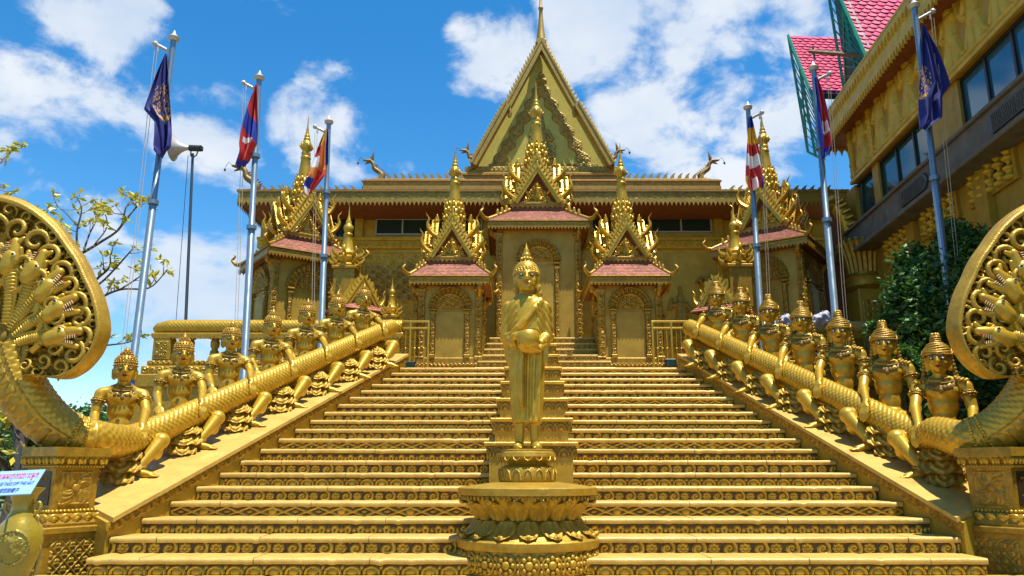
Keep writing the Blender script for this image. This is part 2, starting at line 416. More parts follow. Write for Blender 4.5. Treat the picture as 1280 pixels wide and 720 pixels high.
def cps(U, V, a, b, r):
    a = np.array(a, float); b = np.array(b, float); d = b - a; L2 = d @ d + 1e-9
    t = np.clip(((U - a[0]) * d[0] + (V - a[1]) * d[1]) / L2, 0, 1)
    return np.clip(1 - ((U - a[0] - t * d[0]) ** 2 + (V - a[1] - t * d[1]) ** 2) / (r * r), 0, 1) ** .5 * min(1, r * 6 + .35)
def dancer(x0, y0, s, fl=1):            # a standing carved figure with a tall crown, feet at y0
    def f(U, V):
        u = (U - x0) / s * fl; v = (V - y0) / s
        P = [((-.09, .02), (-.08, .45), .075), ((.10, .02), (.07, .45), .075), ((0, .45), (0, .78), .13), ((-.14, .8), (.14, .8), .07), ((0, .92), (0, .98), .09), ((0, 1.02), (0, 1.2), .05),
             ((.16, .8), (.26, .6), .05), ((.26, .6), (.1, .55), .045), ((-.16, .8), (-.28, .68), .05), ((-.28, .68), (-.22, .92), .045), ((-.12, .4), (-.24, .1), .04), ((.12, .4), (.24, .1), .04), ((-.25, 0), (.25, 0), .06)]
        h = 0
        for a, b, r in P: h = np.maximum(h, cps(u, v, a, b, r))
        return h
    return f
def mixf(*fs): return lambda U, V: np.maximum.reduce([f(U, V) for f in fs])
# ------------------------------------------------------------------ ground, terrace, stairs
rnd = random.Random(7)
mb = MB(); mb.box((0, 400, -.25), (1400, 1400, .5)); struct(mb.build('far_ground', GRASS, smooth=0))
mb = MB(); mb.box((0, 9, -.1), (40, 36, .208)); struct(mb.build('ground', PAVE, smooth=0))
TZ = 3.74
def XL(Y): return -4.385 + (Y - 8.9) / 7.91 * 1.958
def XR(Y): return 4.89 - (Y - 8.9) / 7.91 * 1.128
def ny(i): return 8.44 + .465 * i if i > 0 else (8.42 if i == 0 else 8.42 + .40 * i)
def nz(i): return .68 + .17 * i
def noseZ(Y): return .68 + .17 * (Y - 8.44) / .465
mb = MB()
mb.box((1.87, 30.0, 1.86), (21.2, 24.0, 3.72), ch=.02)
struct(mb.build('terrace', [GN], smooth=0))
ST = thing('staircase', 'broad golden flight of steps with carved risers rising to the temple', 'stairs', (0, 8, 0))
pats = [arches(.2, .1), rosettes(.17, .1), buds(.15, .1), zigzag(.28, .1), rosettes(.14, .1)]
for i in range(-3, 19):
    y0, y1 = ny(i), ny(i + 1) + .02; z = nz(i); xl, xr = XL(y0), XR(y0)
    if i == 18: y1 = 18.05
    if i <= 0: xl, xr = XL(9.0), XR(9.0)
    if i < 0: xl, xr = xl - .5 * -i, xr + .5 * -i
    mb = MB(); w = xr - xl; cx = (xl + xr) / 2
    # the tread slab with a worn round nose, slightly uneven along its length
    n = 170; xs = np.linspace(xl, xr, n); wob = np.array([rnd.uniform(-.0025, .0025) - (rnd.uniform(.006, .016) if rnd.random() < .035 else 0) for _ in xs])
    prof = [(0.0, -.062), (-.016, -.058), (-.022, -.05), (-.022, -.018), (-.014, -.005), (0.0, 0.0), (y1 - y0, 0.002)]
    P = np.array([[(x, y0 + p[0] + wb * (p[0] < .01), z + p[1] + wb * .8) for x, wb in zip(xs, wob)] for p in prof])
    mb.grid(P, False, 0, flip=False)
    for sx, e in ((0, xl), (n - 1, xr)):
        mb.add(P[:, sx], [tuple(range(7)) if sx else tuple(range(7))[::-1]], 0)
    mb.box((cx, (y0 + .02 + y1) / 2 , z - .1), (w - .004, y1 - y0 - .06, .18), 0)
    for j in range(int(w / 1.15)):       # grout joints between the cast nosing pieces
        x = xl + (j + .5 + rnd.uniform(-.08, .08)) * 1.15; e = rnd.uniform(.0025, .005)
        mb.grid(np.array([[(x - e, y0 + p[0] - .0015 * (p[0] <= 0), z + p[1] + .0012 * (p[1] >= -.004)), (x + e, y0 + p[0] - .0015 * (p[0] <= 0), z + p[1] + .0012 * (p[1] >= -.004))] for p in prof[1:]]), False, 1)
    st = mb.build('step', [TR, GR], ST, smooth=50, loc=(0, 8, 0))
    mb = MB(); h = .108
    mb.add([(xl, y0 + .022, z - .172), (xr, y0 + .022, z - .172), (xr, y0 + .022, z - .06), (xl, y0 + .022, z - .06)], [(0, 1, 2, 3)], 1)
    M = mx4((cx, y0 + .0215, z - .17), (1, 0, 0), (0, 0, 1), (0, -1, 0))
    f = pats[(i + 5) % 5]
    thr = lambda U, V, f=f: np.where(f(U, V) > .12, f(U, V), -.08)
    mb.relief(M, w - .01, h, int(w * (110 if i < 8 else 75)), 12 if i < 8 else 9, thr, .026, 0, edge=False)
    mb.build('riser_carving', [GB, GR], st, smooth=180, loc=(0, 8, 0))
# ------------------------------------------------------------------ sloping parapets, naga bodies, pedestals
def spline(P, n):
    P = np.array([tuple(p) for p in P], float); k = len(P); out = []
    Q = np.vstack([2 * P[0] - P[1], P, 2 * P[-1] - P[-2]])
    for i in range(k - 1):
        a, b, c, d = Q[i], Q[i + 1], Q[i + 2], Q[i + 3]
        for t in np.linspace(0, 1, n, endpoint=False):
            out.append(.5 * (2 * b + (c - a) * t + (2 * a - 5 * b + 4 * c - d) * t * t + (3 * b - a - 3 * c + d) * t ** 3))
    out.append(P[-1]); return np.array(out)
def slabZ(Y): return noseZ(Y) + .23
for s in (-1, 1):
    side = 'left' if s < 0 else 'right'
    X = XL if s < 0 else XR
    t = thing('parapet', 'sloping golden parapet ledge under the kneeling figures along the %s edge of the stairs' % side, 'parapet', (X(13), 13, 0))
    lc = (X(13), 13, 0)
    def off(Y, d): return X(Y) + s * d
    ya, yb = 8.84, 17.15
    def quad4(d0, d1, za, zb, y0=ya, y1=yb):
        P = []
        for top in (za, zb):
            yo = y0 + .62 * d1      # the lower end is cut to meet the turned pedestal
            c = [(off(y0, d0), y0, top(y0)), (off(yo, d1), yo, top(yo)), (off(y1, d1), y1, top(y1)), (off(y1, d0), y1, top(y1))]
            P += c if s > 0 else [c[1], c[0], c[3], c[2]]
        return P
    mb = MB(); mb.hexa(quad4(.012, 1.7, lambda y: 0.0, lambda y: slabZ(y) - .055))
    mb.build('parapet_wall', WL, t, smooth=0, loc=lc)
    for o in (ALLKIDS(t)): o.location = (0, 0, 0)
    mb = MB(); mb.hexa(quad4(-.05, 1.76, lambda y: slabZ(y) - .052, slabZ))
    c = mb.build('coping', TR, t, smooth=0, loc=lc); c.location = (0, 0, 0)
    # carved band below the coping on the face towards the steps
    mb = MB(); a = Vector((off(ya, 0), ya, slabZ(ya) - .19)); b = Vector((off(yb, 0), yb, slabZ(yb) - .19))
    if s > 0: a, b = b, a
    u = (b - a).normalized(); L_ = (b - a).length
    n = (u.cross(Vector((0, 0, 1)))).normalized(); v = n.cross(u).normalized()
    n = u.cross(v)
    if n.x * -s < 0: pass
    M = mx4((a + b) / 2 + n * .004, u, v, n)
    f = rosettes(.13, .13); mb.relief(M, L_, .132, int(L_ * 60), 10, lambda U, V: np.where(f(U, V) > .15, f(U, V), 0) * .9 + .05, .03, 0)
    c = mb.build('carved_band', [GA], t, smooth=180, loc=lc); c.location = (0, 0, 0)

def scaly(path, rad, belly=None, ns=None, na=72, p=.088):
    """a tube covered with overlapping scales; belly = (angle0, angle1) turns to broad belly plates"""
    P = np.asarray(path); d = np.concatenate([[0], np.cumsum(np.linalg.norm(np.diff(P, axis=0), axis=1))])
    ns = ns or int(d[-1] / .0135); t = np.linspace(0, d[-1], ns)
    Q = np.stack([np.interp(t, d, P[:, k]) for k in range(3)], -1); r = np.interp(t, d, rad)
    T = np.gradient(Q, axis=0); T /= np.linalg.norm(T, axis=1)[:, None]
    rows = []; U = np.array([0, 0, 1.])
    a = np.arange(na) / na * 2 * math.pi; q = 2 * math.pi / round(2 * math.pi * .2 / (p * 1.05))
    for i in range(ns):
        U = U - T[i] * (U @ T[i]); U /= np.linalg.norm(U); Vv = np.cross(T[i], U)
        def lat(o1, o2):
            su = (t[i] + o1) / p; x = np.mod(a + o2, q) / q - .5; y = su - math.floor(su)
            return np.clip(1 - (2 * x) ** 2 - (1.5 * (y - .45)) ** 2, 0, 1) ** .6 * (.55 + .6 * (1 - y))
        h = np.maximum(lat(0, 0), lat(p / 2, q / 2)) * .036
        if belly is not None:
            y = (t[i] / .11) % 1; pl = (.3 + .7 * y) * .03
            m = (a > belly[0]) & (a < belly[1]); e = (abs(a - belly[0]) < .1) | (abs(a - belly[1]) < .1)
            h = np.where(m, pl, h); h = np.where(e, .034 + .006 * math.sin(t[i] * 90), h)
        rows.append(Q[i] + (r[i] + h)[:, None] * (np.cos(a)[:, None] * U + np.sin(a)[:, None] * Vv))
    return np.array(rows)
def FIGX(s, Y): return -5.18 + (Y - 10.4) * .33 if s < 0 else 5.67 - (Y - 10.4) * .217 + .05
def AXIS(s, Y):                         # the centre line of a naga body beside the kneeling figures
    return (FIGX(s, Y) - s * (.45 if s < 0 else .46), Y, slabZ(Y) + .43 + .038 * (Y - 10.4))
TOOTH = mat('pale_gold_tooth', (.62, .52, .26), .45)
HOODPTS = [(-40, 50), (-29, 62), (-21, 93), (-11, 110), (-1, 122), (10, 130), (24, 131), (41, 133), (61, 146), (78, 167), (91, 184), (100, 194)]
def hood(s, cx, parent, lc):
    an = [R(h[0]) for h in HOODPTS] + [R(200 - h[0]) for h in HOODPTS[-2::-1]]
    rr = [h[1] for h in HOODPTS] + [h[1] for h in HOODPTS[-2::-1]]
    na, nr = 420, 90
    A = np.linspace(an[0], an[-1], na); RR = np.interp(A, an, rr)
    k = np.ones(9) / 9; RR = np.convolve(np.pad(RR, 4, 'edge'), k, 'valid')
    rho = np.linspace(.12, 1, nr)[:, None]; AA = A[None, :]
    r = rho * RR[None, :]
    xx = r * np.cos(AA) * .00905; zz = r * np.sin(AA) * .0097
    if s > 0: xx = -xx
    sc = scroll(.34, .34, 1.1)(xx + 5, zz + 5) ** 1.3
    fine = scroll(.17, .17, 1)(xx + 3, zz + 3)
    rim = sm(rho, .925, .94) * (1 - sm(rho, .965, 1.0) * .6)
    wn = np.where(rho < .93, .012 + .075 * (sc * sm(rho, .2, .45)) + .012 * fine * sm(rho, .2, .4), 0) * (1 - sm(rho, .89, .92)) + rim * .15
    ribs = (.5 + .5 * np.cos(AA * 26)) * .05 * (1 - sm(rho, .3, .55))
    dish = -.05 * sm(1 - rho, 0, .8) + .0 * rho
    w = wn + ribs + dish
    c0 = np.array(cx)
    Fp = np.stack([c0[0] + xx, c0[1] - w, c0[2] + zz], -1)
    Bp = np.stack([c0[0] + xx, c0[1] + .16 - .10 * rho ** 6 + 0 * w, c0[2] + zz], -1)
    mb = MB(); P = np.concatenate([Fp, Bp[::-1]], 0); fl = s > 0
    mb.grid(P, False, 0, flip=fl)
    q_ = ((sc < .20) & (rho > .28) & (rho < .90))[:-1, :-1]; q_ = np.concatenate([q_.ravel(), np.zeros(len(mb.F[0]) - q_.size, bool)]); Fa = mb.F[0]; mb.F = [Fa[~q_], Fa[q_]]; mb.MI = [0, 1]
    for e in (0, na - 1):
        k = P[:, e]; mb.add(k, [tuple(range(len(k))) if (e == 0) == (s < 0) else tuple(range(len(k)))[::-1]])
    h = mb.build('hood', [GN, GA], parent, smooth=60, loc=lc); h.location = (0, 0, 0)
    # nine heads fanned out, each looking outwards
    for dg, ln in ((10, 84), (34, 91), (54, 99), (73, 110), (90, 118), (110, 118), (127, 110), (146, 99), (166, 91)):
        e = np.array([math.cos(R(dg)) * (1 if s < 0 else -1), 0, math.sin(R(dg))]); e /= np.linalg.norm(e)
        tn = np.array([-e[2], 0, e[0]]) * (-1 if (math.cos(R(dg)) > 0) == (s < 0) else 1)  # towards the forehead side
        if tn[2] < 0 and abs(dg - 90) > 20: tn = -tn
        Lm = ln * .0094; c = c0 + np.array([0, -.02, 0])
        f = lambda a_, b_, n_=0.0: c + e * (Lm + a_ * 1.3) + tn * b_ * 1.25 + np.array([0, -.11 - n_ * 1.35, 0])
        m = MB()
        nk = [c + e * (Lm * q) + tn * (.05 * math.sin(q * 3)) + np.array([0, -.05 - .05 * q, 0]) for q in np.linspace(.25, .86, 12)]
        nkp = spline(nk, 6); m.tube(nkp, np.linspace(.055, .092, len(nkp)) + .006 * np.sin(np.arange(len(nkp)) * 1.6), 14)
        for q in range(4, len(nkp) - 2, 2): m.cap(nkp[q] + tn * .07 + [0, -.03, 0], nkp[q] + tn * .085 + e * .05 + [0, -.035, 0], .024, .010, 6)
        m.cap(f(-.14, 0), f(-.05, .02), .105, .105); m.cap(f(-.07, .045), f(.10, .03), .092, .052)      # skull, upper jaw
        m.cap(f(-.08, -.03), f(.07, -.105), .07, .032)                                              # open lower jaw
        m.cap(f(.09, .05), f(.13, .095), .042, .024); m.cap(f(-.07, .1), f(.03, .1, .02), .036, .024)     # curled snout, brow
        for q in range(5): m.tube([f(-.12 - .03 * q, .05 - .02 * q), f(-.17 - .035 * q, .10 - .045 * q), f(-.19 - .04 * q, .17 - .06 * q), f(-.15 - .04 * q, .20 - .06 * q)], [.04, .038, .022, .006], 7)
        hd = m.build('naga_head', [GB], h, smooth=60, loc=lc); hd.location = (0, 0, 0)
        m = MB(); m.cap(f(-.055, -.012, .03), f(.095, .0, .035), .014, .010, 8); m.cap(f(-.06, -.03, .035), f(.065, -.075, .035), .012, .008, 8)
        x = m.build('mouth', RED, hd, loc=lc); x.location = (0, 0, 0)
        m = MB()
        for q in range(6): m.tube([f(-.02 + q * .02, -.002, .045), f(-.02 + q * .02, -.035, .045)], [.008, .002], 5)
        for q in range(5): m.tube([f(-.02 + q * .018, -.052 - q * .008, .04), f(-.02 + q * .018, -.03 - q * .006, .04)], [.007, .002], 5)
        x = m.build('teeth', TOOTH, hd, loc=lc); x.location = (0, 0, 0)
        m = MB(); m.ell(f(-.035, .065, .06), (.026, .020, .024), 8); m.ell(f(-.03, .066, .074), (.016, .010, .016), 8, 1)
        x = m.build('eye', [TOOTH, BLACK], hd, loc=lc); x.location = (0, 0, 0)
    # acanthus scrolls carved between the heads and the rim
    m = MB(); rr = random.Random(11); cnt = 0
    for ring, step, size in ((.79, 11.5, .15), (.60, 13, .12), (.90, 8, .075)):
        a = HOODPTS[0][0] + 14.0
        while a < 200 - HOODPTS[0][0] - 14:
            Ro = float(np.interp(R(a), A, RR)); r0 = ring * Ro; cc = np.array([r0 * math.cos(R(a)) * .00905 * (1 if s < 0 else -1), 0, r0 * math.sin(R(a)) * .0097]) + c0; sg = 1 if cnt % 2 else -1; cnt += 1
            th0 = R(a) if s < 0 else math.pi - R(a); q = np.linspace(0, 1, 22); sz = size * rr.uniform(.85, 1.1) * min(1.0, Ro / 135)
            ang = th0 + sg * (q * 8.2 - 2.6); rad_ = sz * (1 - q) ** .8 + .008
            pts = [cc + np.array([rad_[i] * math.cos(ang[i]), -.075 - .05 * math.sin(q[i] * 3) - .05 * (ring < .7), rad_[i] * math.sin(ang[i])]) for i in range(22)]
            m.tube(pts, np.interp(q, [0, .15, .6, 1], [.008, .034, .028, .018]) * sz / .13, 7)
            for i in (3, 6, 9, 12): d_ = pts[i] - cc; d_[1] = 0; d_ /= np.linalg.norm(d_); m.cap(pts[i], pts[i] + d_ * sz * .34 + np.array([0, .02, 0]), .024 * sz / .13, .009, 6)
            a += step
    x = m.build('scrollwork', [GN], parent, smooth=60, loc=lc)
    m = MB(); mm = mx4(c0 + np.array([0, -.06, 0]), (1, 0, 0), (0, 0, 1), (0, -1, 0))
    m.lathe([(.33, -.1), (.33, .03), (.31, .045), (.285, .045), (.275, .03), (.255, .03), (.25, .05), (.235, .055), (.22, .03), (.09, .055), (.085, .08), (.03, .09), (0.001, .09)], 40, M=mm)
    for q in range(10):
        a = q * math.pi / 5; m.M = mm @ mx4((.15 * math.cos(a), .15 * math.sin(a), .05), (math.cos(a), math.sin(a), 0), (-math.sin(a), math.cos(a), 0)); m.ell((0, 0, 0), (.07, .036, .02), 10)
    m.M = np.eye(4)
    x = m.build('medallion', [GN], parent, loc=lc); x.location = (0, 0, 0)
def pedestal(s, cx, cy):
    rz = R(-27) if s < 0 else R(27)
    t = thing('pedestal', 'square carved golden pedestal with a dark inscribed plaque under the %s naga' % ('left' if s < 0 else 'right'), 'pedestal', (cx, cy, 0), rz)
    mb = MB(); mb.hexa([(-.39, -.39, 0), (.39, -.39, 0), (.39, .39, 0), (-.39, .39, 0), (-.36, -.36, .9), (.36, -.36, .9), (.36, .36, .9), (-.36, .36, .9)])
    mb.box((0, 0, .935), (.80, .80, .075), ch=.012)
    b = mb.build('base', GA, t, smooth=30)
    f = lattice(.16)
    for k in range(4):
        m = MB(); m.M = rotz(k * math.pi / 2)
        m.relief(wallf((0, -.392, .1)) @ mx4((0, 0, 0), (1, 0, 0), (0, 1, -.035), (0, 0, 1)), .58, .74, 60, 76, lambda U, V: f(U + 1, V + 1), .024)
        m.build('lattice_panel', GA, b, smooth=180)
    mb = MB(); mb.lathe([(.34, .97), (.35, .99), (.335, 1.05), (.29, 1.10), (.262, 1.115), (.262, 1.15), (.25, 1.155), (.255, 1.58), (.275, 1.59), (.275, 1.61), (.262, 1.62), (.305, 1.70), (.325, 1.715), (.325, 1.80), (.31, 1.81)], 4, sq=True, a0=math.pi / 4)
    mb = MB()
    for z0, z1, a, b_ in ((.97, 1.0, .345, .35), (1.0, 1.105, .345, .285), (1.105, 1.15, .27, .27), (1.15, 1.585, .248, .256), (1.585, 1.62, .285, .285), (1.62, 1.71, .262, .305), (1.71, 1.805, .328, .322)):
        mb.hexa([(-a, -a, z0), (a, -a, z0), (a, a, z0), (-a, a, z0), (-b_, -b_, z1), (b_, -b_, z1), (b_, b_, z1), (-b_, b_, z1)])
    sh = mb.build('shaft', GA, t, smooth=30)
    for k in range(4):
        m = MB(); m.M = rotz(k * math.pi / 2)
        for q in range(5):                                             # lotus petals round the foot, leaf band under the cap
            x = -.26 + q * .13; pm = mx4((x, -.318, 1.055), (1, 0, 0), (0, -.45, .89), (0, -.89, -.45)); m.M = rotz(k * math.pi / 2) @ pm; m.ell((0, 0, 0), (.066, .062, .022), 12); m.ell((0, -.01, .014), (.036, .042, .020), 10); m.cap((0, -.05, .01), (0, -.068, .035), .022, .012, 6); m.M = rotz(k * math.pi / 2)
            m.ell((x, -.287, 1.668), (.058, .022, .044), 10)
            for w in (-.03, .03): m.ell((x + w, -.30, 1.66), (.02, .022, .04), 8)
        for q in range(12): m.ell((-.25 + q * .0455, -.275, 1.128), .019, 8)
        for q in range(16): m.ell((-.27 + q * .036, -.287, 1.602), .014, 6)
        m.build('leaf_moulding', GB, sh, smooth=180)
        m = MB(); m.M = rotz(k * math.pi / 2)
        if k in ((0, 2)):
            m.box((0, -.254, 1.37), (.37, .012, .36)); pl = m.build('plaque', PANEL, sh)
            m = MB(); m.M = rotz(k * math.pi / 2); rr = random.Random(3 + k)
            for row, wd in enumerate((.24, .12, .26)):
                x = -wd / 2
                while x < wd / 2:
                    w = rr.uniform(.008, .02); zz = 1.47 - row * .09
                    m.tube([(x, -.262, zz), (x + w * .3, -.262, zz + .018), (x + w * .8, -.262, zz + .016), (x + w, -.262, zz - .012)], .0022, 4); x += w + .008
            m.build('inscription', GA, pl)
        else:
            def rel(U, V):
                r = np.sqrt(U ** 2 + (V - .19) ** 2); a = np.arctan2(V - .19, U)
                fl = band(r, .045); lv = band(abs(np.mod(a, math.pi / 2) - math.pi / 4), .55) * sm(r, .03, .08) * (1 - sm(r, .19, .215)) * (.75 + .25 * np.cos(a * 16 + r * 80))
                ed = np.maximum(band(abs(abs(U) - .165), .012), np.maximum(band(abs(V - .02), .012), band(abs(V - .36), .012)))
                return np.maximum.reduce([fl, lv * .9, ed * .7, .15 * scroll(.07)(U + 1, V + 1)])
            m.relief(wallf((0, -.252, 1.18)), .37, .38, 70, 70, rel, .022); m.build('flower_panel', GA, sh, smooth=180)
    return t
for s in (-1, 1):
    sd = 'left' if s < 0 else 'right'
    pedestal(s, -5.03 if s < 0 else 5.50, 8.97)
    px = (lambda x: x) if s < 0 else (lambda x: 1322 - x)
    med = at(px(5), 438, 8.72)
    lc = (med.x, med.y, 0)
    t = thing('naga_balustrade', 'scaly golden naga with fanned hood of heads at the foot of the %s stair edge' % sd, 'naga statue', lc)
    if s < 0: body = [(118, 549, 9.3), (150, 551, 9.75), (189, 540, 10.3), (245, 514, 11.1), (300, 488, 12.0), (400, 447, 14.1), (473, 413, 16.3), (486, 407, 16.75)]
    else: body = [(1204, 549, 9.3), (1172, 541, 9.8), (1133, 531, 10.3), (1107, 521, 10.75), (1052, 493, 11.75), (940, 445, 14.35), (878, 411, 16.3), (864, 404, 16.75)]
    nk = [(5, 438, 8.78), (14, 462, 8.8), (32, 494, 8.86), (58, 524, 8.98), (88, 543, 9.12)]
    P = [at(px(a), b, c) for a, b, c in nk] + [at(*q) for q in body[:2]] + [Vector(AXIS(s, y)) for y in np.linspace(10.25, 16.75, 8)]
    pth = spline(P, 24); L = len(pth); rad = np.interp(np.arange(L), [0, 24, 72, 110, 150, L - 40, L - 1], [.285, .255, .228, .20, .160, .152, .145])
    rows = scaly(pth, rad); mb = MB(); mb.grid(rows, True); mb.add(rows[-1], [tuple(range(rows.shape[1]))])
    x = mb.build('scaly_body', [GB], t, smooth=180, loc=lc); x.location = (0, 0, 0)
    # belly plates and collar bands on the neck
    np_ = pth[:100]; rn = rad[:100]; mb = MB(); T = np.gradient(np_, axis=0); T /= np.linalg.norm(T, axis=1)[:, None]
    dn = np.array([s * .45, -.85, 0]); rows = []
    dd = np.concatenate([[0], np.cumsum(np.linalg.norm(np.diff(np_, axis=0), axis=1))]); tt = np.arange(0, dd[-1], .012)
    for q in tt:
        c = np.array([np.interp(q, dd, np_[:, k]) for k in range(3)]); tg = np.array([np.interp(q, dd, T[:, k]) for k in range(3)]); r0 = np.interp(q, dd, rn)
        u = dn + np.array([0, 0, -.5 * q]); u = u - tg * (u @ tg); u /= np.linalg.norm(u); v = np.cross(tg, u)
        a = np.linspace(-1.02, 1.02, 31); y = (q / .105) % 1
        h = np.where(abs(a) > .9, .052 + .008 * math.sin(q * 120), np.where(abs(a) > .8, .02, .022 + .026 * y * (1 - .3 * a * a)))
        h = np.where(abs(a) > 1.0, .0, h)
        rows.append(c + (r0 + h)[:, None] * (np.cos(a)[:, None] * u + np.sin(a)[:, None] * v))
    mb.grid(np.array(rows), False); x = mb.build('belly_plates', [GN], t, smooth=180, loc=lc); x.location = (0, 0, 0)
    mb = MB()
    for k, q in enumerate((96, 102, 108, 114)):
        c = pth[q]; tg = pth[q + 1] - pth[q - 1]; tg /= np.linalg.norm(tg); u = np.cross(tg, [0, 0, 1.]); u /= np.linalg.norm(u); v = np.cross(tg, u)
        a = np.linspace(0, 2 * math.pi, 40); ring = [c + (rad[q] + .02) * (math.cos(z) * u + math.sin(z) * v) for z in a]
        if k % 2: mb.tube(ring, .02, 6, cap=False)
        else:
            for z in a[:-1]: mb.ell(c + (rad[q] + .025) * (math.cos(z) * u + math.sin(z) * v), .022, 8)
    x = mb.build('collar', [GB], t, smooth=60, loc=lc); x.location = (0, 0, 0)
    hood(s, med, t, lc)
# ------------------------------------------------------------------ kneeling figures along the nagas
def hand(mb, w, d, n, side, r=.02, curl=.6, L=.17):
    """palm and five fingers: w wrist, d direction of the fingers, n palm normal (fingers curl towards it), side = thumb side"""
    w = np.array(w, float); d = np.array(d, float); d /= np.linalg.norm(d); n = np.array(n, float); n -= d * (n @ d); n /= np.linalg.norm(n)
    b = np.cross(d, n) * side
    for q in (-.036, -.012, .012, .036): mb.cap(w, w + d * .10 + b * q, .032, .026, 10)
    for k, q in enumerate((.047, .016, -.016, -.047)):
        l = L * (.42, .48, .45, .36)[k]; p0 = w + d * .095 + b * q; p1 = p0 + (d * math.cos(curl * .5) + n * math.sin(curl * .5) + b * q * 1.2) * l
        p2 = p1 + (d * math.cos(curl * 1.3) + n * math.sin(curl * 1.3)) * l * .8
        mb.cap(p0, p1, r, r * .92, 8); mb.cap(p1, p2, r * .92, r * .75, 8)
    t0 = w + d * .03 + b * .03; t1 = t0 + (d * .7 + b * .75 + n * .25) * .07; t2 = t1 + (d * .9 + b * .15 + n * .5) * .06
    mb.cap(t0, t1, r * 1.2, r, 8); mb.cap(t1, t2, r, r * .8, 8)
EYEW = mat('eye_white', (.50, .46, .36), .5)
LIPD = mat('dark_red_lip', (.17, .022, .014), .5)
LIP = mat('dull_red_lip', (.40, .14, .045), .5)
def face(mb, c, k=1.0, asura=False):
    """head around c (centre), facing -y, k = scale"""
    P = lambda x, y, z: (c[0] + x * k, c[1] + y * k, c[2] + z * k)
    mb.ell(P(0, 0, .02), (.142 * k, .158 * k, .185 * k), 24); mb.ell(P(0, -.045, -.085), (.112 * k, .105 * k, .092 * k), 20); mb.ell(P(0, -.115, -.135), (.05 * k, .04 * k, .035 * k), 12)
    for s in (-1, 1):
        mb.ell(P(.07 * s, -.10, -.04), (.05 * k, .045 * k, .05 * k), 12)
        mb.cap(P(.015 * s, -.158, .045), P(.095 * s, -.125, .062), .016 * k, .012 * k, 8)
        mb.ell(P(.148 * s, .01, .0), (.022 * k, .045 * k, .075 * k), 12); mb.cap(P(.145 * s, .005, -.05), P(.14 * s, .0, -.12), .022 * k, .03 * k, 8)
        mb.ell(P(.022 * s, -.168, -.032), (.018 * k, .02 * k, .016 * k), 8)
    mb.cap(P(0, -.155, .05), P(0, -.182, -.022), .017 * k, .025 * k, 10)
    if asura:
        for s in (-1, 1): mb.ell(P(.055 * s, -.135, .02), (.04 * k, .03 * k, .034 * k), 12); mb.cap(P(.008 * s, -.17, -.055), P(.075 * s, -.13, -.062), .014 * k, .009 * k, 8)
    mb.cap(P(-.035, -.145, -.074), P(.035, -.145, -.074), .017 * k, .017 * k, 8)
    mb.cap(P(-.03, -.143, -.094), P(.03, -.143, -.094), .018 * k, .018 * k, 8)
def face_parts(root, c, k=1.0, asura=False, lip=None, white=True):
    P = lambda x, y, z: (c[0] + x * k, c[1] + y * k, c[2] + z * k)
    for s in (-1, 1):
        m = MB(); big = 1.45 if asura else 1.0; yo = -.158 if asura else -.143
        m.ell(P(.056 * s, yo, .02), (.03 * k * (1.05 if asura else 1), .014 * k, .0095 * k * big), 12)
        m.ell(P(.052 * s, yo - .011, .019), (.013 * k, .006 * k, .010 * k * big), 10, 1)
        pts = [P(.056 * s + .037 * math.cos(q), yo - .004 + .014 * abs(math.cos(q)), .02 + .014 * big * math.sin(q)) for q in np.linspace(0, 2 * math.pi, 15)]
        m.tube(pts, .006 * k, 5, 1, cap=False)
        bz = (.040, .064, .074) if asura else (.05, .064, .055)
        m.tube([P(.014 * s, yo - .017, bz[0]), P(.05 * s, yo - .006, bz[1]), P(.098 * s, yo + .026, bz[2])], [.006 * k, .009 * k, .004 * k] if asura else [.005 * k, .007 * k, .004 * k], 5, 1)
        m.build('eye', [EYEW, BLACK], root, smooth=180)
    if lip:
        m = MB(); m.tube([P(-.050, -.143, -.082), P(-.02, -.165, -.077), P(0, -.167, -.080), P(.02, -.165, -.077), P(.050, -.143, -.082)], [.004 * k, .009 * k, .008 * k, .009 * k, .004 * k], 8)
        m.tube([P(-.036, -.147, -.090), P(0, -.163, -.098), P(.036, -.147, -.090)], [.005 * k, .011 * k, .005 * k], 8)
        m.build('lips', lip, root, smooth=180)
